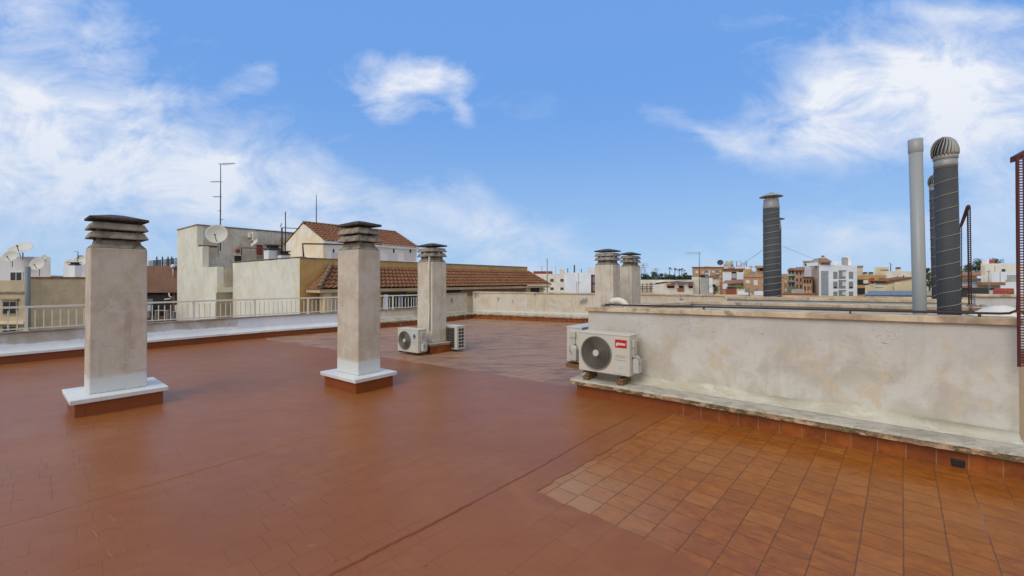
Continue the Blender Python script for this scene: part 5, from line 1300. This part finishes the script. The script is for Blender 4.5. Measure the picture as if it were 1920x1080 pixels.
# modern white block
c1v, c2v, c3v = D(1522, 486, 122), D(1535.5, 490, 114), D(1607, 496, 116)
for q in (c1v, c2v, c3v): q.z = 0
zmod = zat(497, 115)
mod = bldg('modern_white_block', 'modern bright white block with grey shutters and patterned screen tower', 'building', [c2v, c3v, c3v + (c1v - c2v), c1v], zmod, M['whitew'])
pl = Pl(c2v, c3v)
for vr in ((509.5, 522.8), (527.8, 541), (546.5, 557.5)):
    for (u0, u1) in ((1562.2, 1570), (1591.5, 1599.5)):
        w_ = rect(pl, u0, vr[0], u1, vr[1], 'window', M['shutg'], mod, 0, .04)
        if vr[0] > 515: rect(pl, u0 + 1, vr[1] - 3.2, u1 - 1, vr[1] - .6, 'window_gap', M['shade'], mod, .04, .02)
    rect(pl, 1572, vr[0] - 2.3, 1585, vr[1], 'balcony_recess', M['shut'], mod, 0, .03)
    rect(pl, 1572.3, vr[0], 1579, vr[1], 'balcony_window', M['shutg'], mod, .03, .03); rect(pl, 1572, vr[1] - 5, 1585, vr[1] - .2, 'balcony_glass', M['glassb'], mod, .05, .03)
    rect(pl, 1571.7, vr[0] - 2.8, 1585.3, vr[0] - 1.6, 'balcony_slab', M['shutg'], mod, .03, .25)
rect(pl, 1539.3, 507.7, 1552.8, 558, 'patterned_screen', M['lace'], mod, 0, .06)
t1_ = zat(491.8, 114)
b = MB(); a_ = pl.pt(1536, 500); c_ = pl.pt(1557.5, 500); a_.z = c_.z = zmod - .2; bk = V(-pl.n.x, -pl.n.y) * 4
b.prism([a_ - pl.n * -.02, c_ - pl.n * -.02, c_ + bk, a_ + bk], (0, 0, t1_ - zmod + .2)); b.build('stair_tower', M['whitew'], mod)
rect(pl, 1538.8, 493, 1555.5, 497, 'tower_louvre', M['shutg'], mod, .02, .05)
b = MB(); b.prism([V(p.x, p.y, GZ) for p in (c1v + V(-.1, 0), c2v + V(-.1, .02), c2v + V(.15, .3), c1v + V(.15, .3))], (0, 0, zat(486.5, 118) - GZ)); b.build('side_gable', M['beige'], mod)
e0 = D(1528, 484.8, 117); 
b = MB(); pA, pB, pC, pD_, pE, pF = D(1526.5, 485.5, 119), D(1536, 491.5, 113.5), D(1559.5, 490.5, 113.5), D(1548, 483.3, 117), D(1540, 483.3, 118), D(1559.5, 489.5, 119)
b.add([pA, pB, pC, pD_, pE, pF] + [p - V(0, 0, .2) for p in (pA, pB, pC, pD_, pE, pF)], [(0, 1, 4), (1, 2, 3, 4), (2, 5, 3), (0, 4, 3, 5), (6, 10, 7), (7, 10, 9, 8), (0, 6, 7, 1), (1, 7, 8, 2), (2, 8, 11, 5)])
b.build('roof', M['rtile2'], mod)
pot_chimney('stubby chimney on the modern white block tiled roof', D(1543, 482, 117), .55, .6, zat(484, 117) - .2, 'beige', 0)
t, pl2, z = T('rooftop_room', 'white rooftop room behind the modern white block parapet', 1560, 1594, 490, 124, 'whiteh', 4, z0=2, group='rooftop rooms on the skyline')
b = MB(); b.box(D(1584, 490, 115.8), (1.1, .9, 2.1)); tag(b.build('water_tank', M['grey']), 'dark gapped tank housing on modern white block roof', 'tank')
b = MB(); b.box(D(1590, 490, 119), (1.0, 1, 2.2)); b.cyl(D(1590, 483.5, 119), D(1590, 481, 119), .4, seg=12); tag(b.build('roof_stack', M['whitew']), 'white round capped stack right of the tank housing', 'stack')
# further right
t, pl, z = T('beige_tall_block', 'narrow beige block peeking right of the modern white block', 1600, 1617.5, 499, 150, 'beige', 8)
rect(pl, 1606, 498, 1618, 501.5, 'roof_band', M['taupe'], t, 0, .2)
t, pl, z = T('ochre_balcony_block', 'ochre apartment block with dark balconies and red brick panels', 1600, 1662, 516, 128, 'ochre', 9)
rect(pl, 1607, 524, 1628, 534, 'balcony_opening', M['shade'], t, 0, .06); rect(pl, 1607, 540, 1622, 552, 'balcony_opening', M['shade'], t, 0, .06)
rect(pl, 1618, 525, 1626, 531.5, 'awning', M['shut'], t, .06, .3)
for r_ in ((1630, 521.5, 1638.5, 536), (1648.5, 521.5, 1657.5, 532)): rect(pl, *r_, 'brick_panel', M['brickr'], t, 0, .12)
rect(pl, 1639, 526, 1647.5, 536, 'window', M['shut'], t, 0, .05)
for u in (1622, 1633): pot_chimney('small chimney cluster left of pair on the ochre block roof' if u == 1622 else 'small chimney cluster right of pair on the ochre block roof', D(u, 514, 130), .9, .5, zat(516, 130), 'tanw', 0)
t, pl, z = T('cream_upper_block', 'cream flat roofed block behind the ochre apartments', 1639.5, 1666.5, 501, 150, 'cream2', 9)
rect(pl, 1651, 505, 1666, 508, 'opening', M['taupe'], t, 0, .05)
t, pl, z = T('wide_white_block', 'wide white block left of the grey plastic pipe', 1661, 1744, 508.5, 140, 'whitec', 9)
for u, v in ((1682, 518), (1693, 516.5)): rect(pl, u, v, u + 2.2, v + 3, 'window', M['shade'], t, 0, .05)
pot_chimney('square cream chimney on the wide white block roof', D(1684, 508, 142), 1.0, .9, zat(509, 142), 'beige', 0)
antenna('thick antenna mast on the wide white block left end', D(1670, 509, 141), zat(493, 141) - zat(509, 141), ((1, .8, 180, 3, 1), (.8, .8, 0, 3, 1), (.3, .5, 0, 2, 1)), .12)
b = MB(); t = thing('sloped_roof_shed', 'shed with brown sloping roof behind cream walls', 'shed', tuple(D(1665, 530, 112)), 'town buildings')
b.prism([D(1660, 527, 112), D(1712, 519, 112), D(1712, 521.5, 112), D(1665, 531, 112)], V(0, 5, 0)); b.build('roof', M['rtile'], t)
b = MB(); b.prism([D(1665, 531, 112.4), D(1712, 521.5, 112.4), D(1712, 560, 112.4), D(1665, 560, 112.4)], V(0, 4, 0)); b.build('wall', M['cream2'], t)
t, pl, z = T('cream_yard_wall', 'stepped cream yard wall left half behind the blue solar roof', 1622, 1677, 535, 100, 'cream2', 3)
rect(pl, 1631, 533, 1637, 535.2, 'wall_cap', M['whiteh'], t, 0, .2); rect(pl, 1640, 536, 1656, 537.6, 'wall_cap', M['whiteh'], t, 0, .2)
t, pl, z = T('cream_yard_wall', 'taller plain cream yard wall right half behind the blue solar roof', 1677.3, 1760, 529, 99, 'cream2', 3)
sr = thing('warehouse', 'dark sloped roof carrying long row of blue solar panels', 'roof', tuple(D(1650, 557, 60)), 'town buildings')
b = MB(); b.prism([D(1604, 560, 58), D(1760, 560, 58), D(1760, 545.5, 68), D(1634, 545.5, 68)], V(0, 0, -.3)); b.build('roof_sheet', M['taupe'], sr)
for i in range(6):
    u0 = 1622 + i * 16; v0 = 16 - .0; b = MB(); b.prism([D(u0, 554.2, 60), D(u0 + 15.4, 554.2, 60), D(u0 + 22 - i * 1.2, 546, 66.5), D(u0 + 6.8 - i * 1.2, 546, 66.5)], V(0, 0, .06)); b.build('solar_panel', M['solar'], sr)
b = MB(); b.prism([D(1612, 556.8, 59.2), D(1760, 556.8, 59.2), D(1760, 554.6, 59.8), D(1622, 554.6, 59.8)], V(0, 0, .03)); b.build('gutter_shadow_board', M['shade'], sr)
# between pipes and right end
t, pl, z = T('cream_low_house', 'cream low house between the grey pipe and turbine vents', 1730, 1762, 533, 92, 'cream2', 6)
rect(pl, 1733, 532, 1760, 534, 'roof_edge', M['taupe'], t, 0, .3)
t, pl, z = T('brown_eave_house', 'cream house with long brown tile eave right of the turbine vent', 1795, 1832, 515, 110, 'cream2', 6)
b = MB(); b.prism([D(1795, 515.5, 109), D(1840, 515.5, 109), D(1840, 509.5, 112), D(1800, 509.5, 112)], V(0, 0, -.3)); b.build('roof', M['rtile2'], t)
t, pl, z = T('white_low_house', 'white low house under brown tile strip right of the turbine vent', 1795, 1832, 525.5, 95, 'whitew', 5)
rect(pl, 1795, 522, 1859, 526.2, 'tile_strip', M['rtile2'], t, 0, .8)
t, pl, z = T('white_stepped_block', 'stepped white block with red roof box at far right', 1839, 1930, 494, 85, 'whitec', 10)
rect(pl, 1878, 504.5, 1884.5, 509.5, 'window', M['glass'], t, 0, .06); rect(pl, 1864.3, 499, 1865.2, 510, 'downpipe', M['grey'], t, 0, .1); rect(pl, 1839, 497.5, 1846, 515, 'side_panel', M['beige'], t, 0, .05)
b = MB(); b.box(D(1854.5, 491, 86), (1.15, 1, .75)); b.build('roof_box', M['orange'], t)
b = MB(); b.box(D(1847.5, 491, 86), (.35, 1, .9)); b.build('roof_box_wall', M['whitew'], t)
t, pl, z = T('white_front_block', 'nearer plain white block with grey patch at far right', 1859.5, 1930, 509.5, 78, 'whitew', 7)
rect(pl, 1888, 515.5, 1912, 528, 'grey_patch', M['grey'], t, 0, .04); rect(pl, 1874.5, 509.6, 1875, 549, 'downpipe', M['grey'], t, 0, .08); rect(pl, 1885.5, 524.5, 1887.5, 529, 'meter_box', M['grey'], t, 0, .1)
t, pl, z = T('tiled_porch', 'low porch with brown tiled top in front of the white blocks', 1831, 1875, 534.5, 72, 'tanw', 4)
rect(pl, 1831, 529, 1875, 535, 'tile_strip', M['rtile2'], t, 0, .8); rect(pl, 1852, 536, 1858, 549, 'porch_pier', M['shut'], t, 0, .1)
t, pl, z = T('dark_shed', 'long dark netted shed behind the right parapet', 1795, 1876, 539.5, 60, 'dark', 4)
rect(pl, 1795, 536, 1816, 540, 'red_roof_edge', M['awn'], t, 0, .3)
t, pl, z = T('green_water_tank', 'pale olive box tank in front of the dark netted shed', 1853, 1871, 545, 52, 'green', 2, cat='tank')
b = MB(); b.tube([D(1854, 553, 50), D(1854, 508, 50)], .05, 6); b.tube([D(1851, 508.5, 50), D(1856, 508.5, 50)], .05, 6); tag(b.build('lamp_pole', M['galv']), 'thin grey pole in front of the porch at right', 'pole')
ob = thing('orange_machine', 'rounded orange red machine housing at the far right parapet', 'machine', tuple(D(1892, 552, 45)))
b = MB(); b.prism([D(1884.5, 552.5, 45), D(1902, 552.5, 45), D(1902, 540.5, 45), D(1888, 541, 45), D(1885.5, 544.5, 45)], V(0, 1.2, 0)); b.build('housing', M['orange'], ob, .06)
b = MB(); b.cyl(D(1893, 547, 44.97), D(1893, 547, 44.9), .13, seg=14); b.cyl(D(1899, 547.5, 44.97), D(1899, 547.5, 44.9), .12, seg=14); b.build('port', M['awn'], ob)
# power pylons
def pylon(label, u, v0, v1, Y, w):
    t = thing('power_pylon', label, 'pylon', tuple(D(u, v1, Y)), 'power pylons'); b = MB(); h0, h1 = zat(v1, Y), zat(v0, Y); x = D(u, v1, Y).x
    for sx in (-1, 1):
        for sy in (-1, 1): b.tube([V(x + sx * w / 2, Y + sy * w / 2, h0), V(x, Y, h1)], .22, 4)
    for k in range(7):
        f = k / 7; ww = w / 2 * (1 - f); f2 = (k + 1) / 7; w2 = w / 2 * (1 - f2)
        b.tube([V(x - ww, Y - ww, h0 + (h1 - h0) * f), V(x + w2, Y - w2, h0 + (h1 - h0) * f2)], .14, 4); b.tube([V(x + ww, Y - ww, h0 + (h1 - h0) * f), V(x - w2, Y - w2, h0 + (h1 - h0) * f2)], .14, 4)
    b.build('lattice', M['grey'], t); b = MB()
    for f in (.7, .82, .93): z = h0 + (h1 - h0) * f; b.tube([V(x - w * .7, Y, z), V(x + w * .7, Y, z)], .2, 4)
    b.build('crossarm', M['grey'], t)
pylon('larger lattice power pylon right of the pair of small chimneys', 1206, 493, 520, 460, 8)
pylon('fainter smaller lattice power pylon farther right on the hill', 1229.5, 502, 520, 640, 8)
# wires
b = MB()
for (a, c, Ya, Yc, sag) in ((D(1360, 505, 120), D(1433, 462, 30), 0, 0, 1.0), (D(1470, 461, 40), D(1640, 508, 130), 0, 0, 1.2)):
    pass
def wire(label, a, c, sag, r):
    b = MB(); b.tube([a.lerp(c, i / 14) - V(0, 0, sag * 4 * (i / 14) * (1 - i / 14)) for i in range(15)], r, 4)
    tag(b.build('overhead_cable', M['dark']), label, 'cable', 'overhead cables')
wire('thin overhead cable rising from brick houses to the cone capped vents', D(1365, 502, 110), D(1434, 466, 22), .5, .012)
wire('thin overhead cable from cone capped vents down toward modern white block', D(1468, 462, 22), D(1650, 512, 100), .8, .007)

# ------------------------------------------------------------------ trees
def leaf_tree(label, base, h, cw, mat, n=900, kind='tree', name='tree', trunkfrac=.35, ls=.30, group='distant trees'):
    t = thing(name, label, kind, tuple(base), group); base = Vector(base)
    b = MB(); b.tube([base, base + V(.02 * h, 0, h * .3), base + V(0, 0, h * .75)], [h * .03, h * .022, h * .008], 7)
    limbs = []
    for i in range(7):
        a = i * 2.4; z = h * (trunkfrac + .07 * i); e = base + V(math.cos(a) * cw * .33, math.sin(a) * cw * .33, z + h * .18); b.tube([base + V(0, 0, z), base + V(math.cos(a) * cw * .15, math.sin(a) * cw * .15, z + h * .08), e], [h * .012, h * .009, h * .004], 5); limbs.append(e)
    b.build('trunk', M['bark'], t)
    cl = [(random.uniform(-.36, .36) * cw, random.uniform(-.36, .36) * cw, h * random.uniform(trunkfrac + .12, .93), random.uniform(.12, .24) * cw) for _ in range(15)]
    b = MB(); vs = []; fs = []
    for i in range(n):
        cx, cy, cz, cr = random.choice(cl); d = Vector((random.gauss(0, 1), random.gauss(0, 1), random.gauss(0, .8))).normalized() * cr * random.uniform(.55, 1.05)
        p = base + V(cx, cy, cz) + d; u = Vector((random.gauss(0, 1), random.gauss(0, 1), random.gauss(0, 1))).normalized(); w = u.orthogonal().normalized(); s = ls * random.uniform(.6, 1.4)
        k = len(vs); vs += [p - u * s * .5, p + w * s * .35, p + u * s * .6, p - w * s * .35]; fs.append((k, k + 1, k + 2, k + 3))
    b.add(vs, fs); b.build('crown', M[mat], t); return t
def palm(label, base, h, r, mat='leafd'):
    t = thing('palm_tree', label, 'palm tree', tuple(base), 'distant palm trees'); base = Vector(base)
    b = MB(); b.tube([base, base + V(.05 * h, 0, h)], [r * .12, r * .08], 7); b.build('trunk', M['bark'], t)
    top = base + V(.05 * h, 0, h); vs = []; fs = []
    for i in range(22):
        a = i * 2.39; el = random.uniform(-.2, 1.1); d = V(math.cos(a) * math.cos(el), math.sin(a) * math.cos(el), math.sin(el)); s = V(-math.sin(a), math.cos(a))
        prev = None
        for j in range(6):
            f = j / 5; p = top + d * r * f - V(0, 0, r * .55 * f * f); w = s * (r * .11 * math.sin(math.pi * min(1, f + .12)) + .01)
            vs += [p - w, p + w - V(0, 0, .02)]
            if j: k = len(vs) - 4; fs.append((k, k + 1, k + 3, k + 2))
    b = MB(); b.add(vs, fs); b.build('crown', M[mat], t); return t
TY = 300
def tbase(u, v, Y): return D(u, v, Y)
tl = [(1208, 514, 10, 'dark rounded tree at the left end of the hill tree line'), (1222, 510.5, 15, 'broad dark tree left of centre in the hill tree line'), (1240, 513, 13, 'second dark tree from the palms in the hill tree line'),
      (1252, 512.5, 12, 'dark tree just left of the tallest palm'), (1262, 516, 10, 'low dark tree below the palms'), (1276, 517, 11, 'low dark tree between the palms and brick block'), (1286, 510.5, 11, 'tall dark tree touching the orange brick block'), (1292, 515, 9, 'small dark tree beneath the brick block corner')]
for u, vt_, wpx, lb in tl:
    hb = tbase(u, 532, TY); h = zat(vt_, TY) - hb.z; leaf_tree(lb, hb, h, wpx * 1.5 * TY / F, 'leafd', 900, trunkfrac=.1, ls=.75)
for u, vt_, lb in ((1255, 503.5, 'tallest thin palm on the town hill'), (1265, 504.5, 'bushy palm right of the tallest palm'), (1273, 505.5, 'palm in the middle of the palm group'), (1278, 505, 'palm at the right of the palm group'), (1282.5, 507, 'small lone palm left of the brick block')):
    hb = tbase(u, 522, 270); palm(lb, hb, zat(vt_, 270) - hb.z, 2.2 if u != 1282.5 else 1.3)
hb = tbase(1339, 552, 85); palm('dark palm crown between grey plain house and yellow house', hb, zat(538, 85) - hb.z, 1.5, 'leafd')
hb = tbase(1342, 552, 86); leaf_tree('dark bush behind the palm beside the grey plain house', hb, zat(540, 86) - hb.z + .6, 1.4, 'leafg', 260, trunkfrac=.1, ls=.2)
leaf_tree('green hedge shrub below the right hipped roof', D(1386, 543, 106), .9, 2.2, 'leafg', 300, 'shrub', 'shrub', .05, .25, 'town shrubs')
leaf_tree('reddish dark shrub below the left hipped roof', D(1369, 543, 106), .8, 1.8, 'leafd', 260, 'shrub', 'shrub', .05, .22, 'town shrubs')
leaf_tree('large dark tree between the grey plastic pipe and turbine vents', D(1742, 560, 85), zat(500, 85) - zat(560, 85), 3.4, 'leafd', 1500, trunkfrac=.3, ls=.28)
leaf_tree('large dark tree behind the stepped white block', D(1830, 530, 115), zat(487, 115) - zat(530, 115), 4.2, 'leafd', 1400, trunkfrac=.3, ls=.34)
leaf_tree('dark tree crown behind the red roof box', D(1848, 515, 125), zat(484.5, 125) - zat(515, 125), 5.5, 'leafd', 1200, trunkfrac=.3, ls=.34)
leaf_tree('smaller dark tree crown right of the red roof box', D(1864, 515, 125), zat(486.5, 125) - zat(515, 125), 3.8, 'leafd', 900, trunkfrac=.3, ls=.34)
leaf_tree('bright green tree beside the dark rusty steel frame', D(1810, 530, 120), zat(500, 120) - zat(530, 120), 4.0, 'leafg', 1200, trunkfrac=.3, ls=.34)

# ------------------------------------------------------------------ sky and sun
SUN_EL, SUN_AZ = 42.0, 232.0              # azimuth measured in the xy plane, from +x
w = bpy.data.worlds.new('World'); S.world = w; w.use_nodes = True
t = NT(w.node_tree); bg = t.n['Background']
sky = t.node('ShaderNodeTexSky', sky_type='NISHITA'); sky.sun_disc = False
sky.sun_elevation = R(SUN_EL); sky.sun_rotation = R(90 - SUN_AZ) ; sky.air_density = 1.0; sky.dust_density = .3; sky.ozone_density = 2.0
dirn = t.node('ShaderNodeTexCoord').outputs['Generated']
sx, sy, sz = t.sep(dirn)[0:3]
ysafe = t.m('MAXIMUM', t.m('ABSOLUTE', sy), .22)
gx, gz = t.m('DIVIDE', sx, ysafe), t.m('DIVIDE', sz, ysafe)
wv = t.comb(gx, t.m('MULTIPLY', gz, 1.5), 0)
wn = t.node('ShaderNodeTexNoise'); t.l.new(wv, wn.inputs['Vector']); wn.inputs['Scale'].default_value = 3.0; wn.inputs['Detail'].default_value = 5
ws = t.sep(wn.outputs['Color'])
wx = t.m('MULTIPLY_ADD', t.m('SUBTRACT', ws[0], .5), .22, gx); wz = t.m('MULTIPLY_ADD', t.m('SUBTRACT', ws[1], .5), .14, gz)
def blob(u, v, ru, rv, ang, amp, soft=1.0):
    cx, cz = (u - CX) / F, (HZ - v) / F; a, b = ru / F, rv / F; ca, sa = math.cos(R(ang)), math.sin(R(ang))
    dx, dz = t.m('SUBTRACT', wx, cx), t.m('SUBTRACT', wz, cz)
    p = t.m('DIVIDE', t.m('ADD', t.m('MULTIPLY', dx, ca), t.m('MULTIPLY', dz, sa)), a)
    q = t.m('DIVIDE', t.m('ADD', t.m('MULTIPLY', dx, -sa), t.m('MULTIPLY', dz, ca)), b)
    r2 = t.m('ADD', t.m('MULTIPLY', p, p), t.m('MULTIPLY', q, q))
    return t.m('MULTIPLY', t.m('POWER', 2.718, t.m('MULTIPLY', r2, -1.0)), amp)
blobs = [(60, 235, 250, 140, -10, .82), (260, 330, 260, 105, -12, .72), (470, 350, 190, 80, -22, .58), (20, 370, 260, 80, 0, .42), (720, 415, 280, 60, -12, .55), (930, 440, 130, 50, -35, .35), (330, 175, 110, 30, -8, .35),
         (30, 20, 90, 45, 0, .55), (200, 70, 70, 80, -35, .38), (480, 135, 50, 22, 25, .38),
         (725, 150, 78, 50, 0, .85), (800, 150, 60, 34, -25, .5), (855, 190, 22, 40, 20, .42), (720, 205, 60, 34, 0, .5),
         (1730, 150, 230, 90, -8, .68), (1560, 200, 130, 90, 20, .45), (1880, 190, 200, 110, 0, .6), (1700, 250, 230, 55, 0, .5),
         (1290, 240, 90, 26, -15, .42), (1440, 275, 150, 36, -5, .36), (1600, 430, 200, 42, 4, .7), (1900, 380, 110, 120, 30, .50), (1800, 18, 150, 30, -6, .45), (960, 440, 200, 40, -15, .30), (1250, 520, 900, 50, 0, .32), (0, 470, 500, 40, 0, .3)]
acc_ = None
for bb in blobs:
    x = blob(*bb); acc_ = x if acc_ is None else t.m('ADD', acc_, x)
fb1 = t.noise(t.comb(t.m('MULTIPLY', gx, 1.0), t.m('MULTIPLY', gz, 1.7), .3), 4.5, 12, .62, .5)
fb2 = t.noise(t.mapping(t.comb(gx, gz, 0), rot=(0, 0, R(-28)), scale=(1.0, 1.9, 1)), 4.5, 10, .62, .6)
tex = t.m('ADD', t.m('MULTIPLY', fb1, 1.05), t.m('MULTIPLY', fb2, .55))       # ~.8 mean
den = t.m('ADD', acc_, t.m('MULTIPLY', t.m('SUBTRACT', tex, .80), t.m('MULTIPLY_ADD', t.m('MINIMUM', acc_, 1.0), 2.7, .8)))
back = t.m('MAXIMUM', t.step(sy, .25, -.15), t.step(sz, .62, .85))      # unseen cloud cover added overhead and behind for soft neutral fill light
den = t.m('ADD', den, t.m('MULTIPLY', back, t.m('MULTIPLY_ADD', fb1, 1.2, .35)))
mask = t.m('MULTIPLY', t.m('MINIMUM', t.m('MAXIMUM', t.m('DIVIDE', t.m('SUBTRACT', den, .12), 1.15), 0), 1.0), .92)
# clear sky: nishita, pulled to the deep even blue of the photo
clear = t.mix(1.0, sky.outputs[0], (0.80, .98, 1.16), 'MULTIPLY')
elev = t.step(sz, -.02, .42)
hazec = t.mix(elev, (4.3, 6.6, 9.9), (2.0, 4.5, 9.8))
clear = t.mix(.85, clear, hazec)
lowc = t.step(sz, .0, .35)
cloudc = t.mix(lowc, (7.2, 8.2, 10.0), (10.2, 10.4, 10.9))
cloudc = t.mix(back, cloudc, (9.6, 9.2, 8.5))  # warmer fill tone for the added, unseen clouds
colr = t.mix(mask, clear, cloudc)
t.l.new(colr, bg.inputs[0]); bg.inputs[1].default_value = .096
sun = bpy.data.lights.new('sun', 'SUN'); sun.energy = 1.75; sun.angle = R(40); sun.color = (1.0, .95, .87)
so = bpy.data.objects.new('sun', sun); COL.objects.link(so)
sd_ = Vector((math.cos(R(SUN_AZ)) * math.cos(R(SUN_EL)), math.sin(R(SUN_AZ)) * math.cos(R(SUN_EL)), math.sin(R(SUN_EL))))
so.rotation_euler = sd_.to_track_quat('Z', 'Y').to_euler(); so.location = (0, 0, 30)

S.view_settings.view_transform = 'Standard'; S.view_settings.look = 'None'; S.view_settings.exposure = -0.12; S.view_settings.gamma = 1
S.render.engine = 'CYCLES'; S.cycles.use_denoising = True; S.cycles.max_bounces = 6
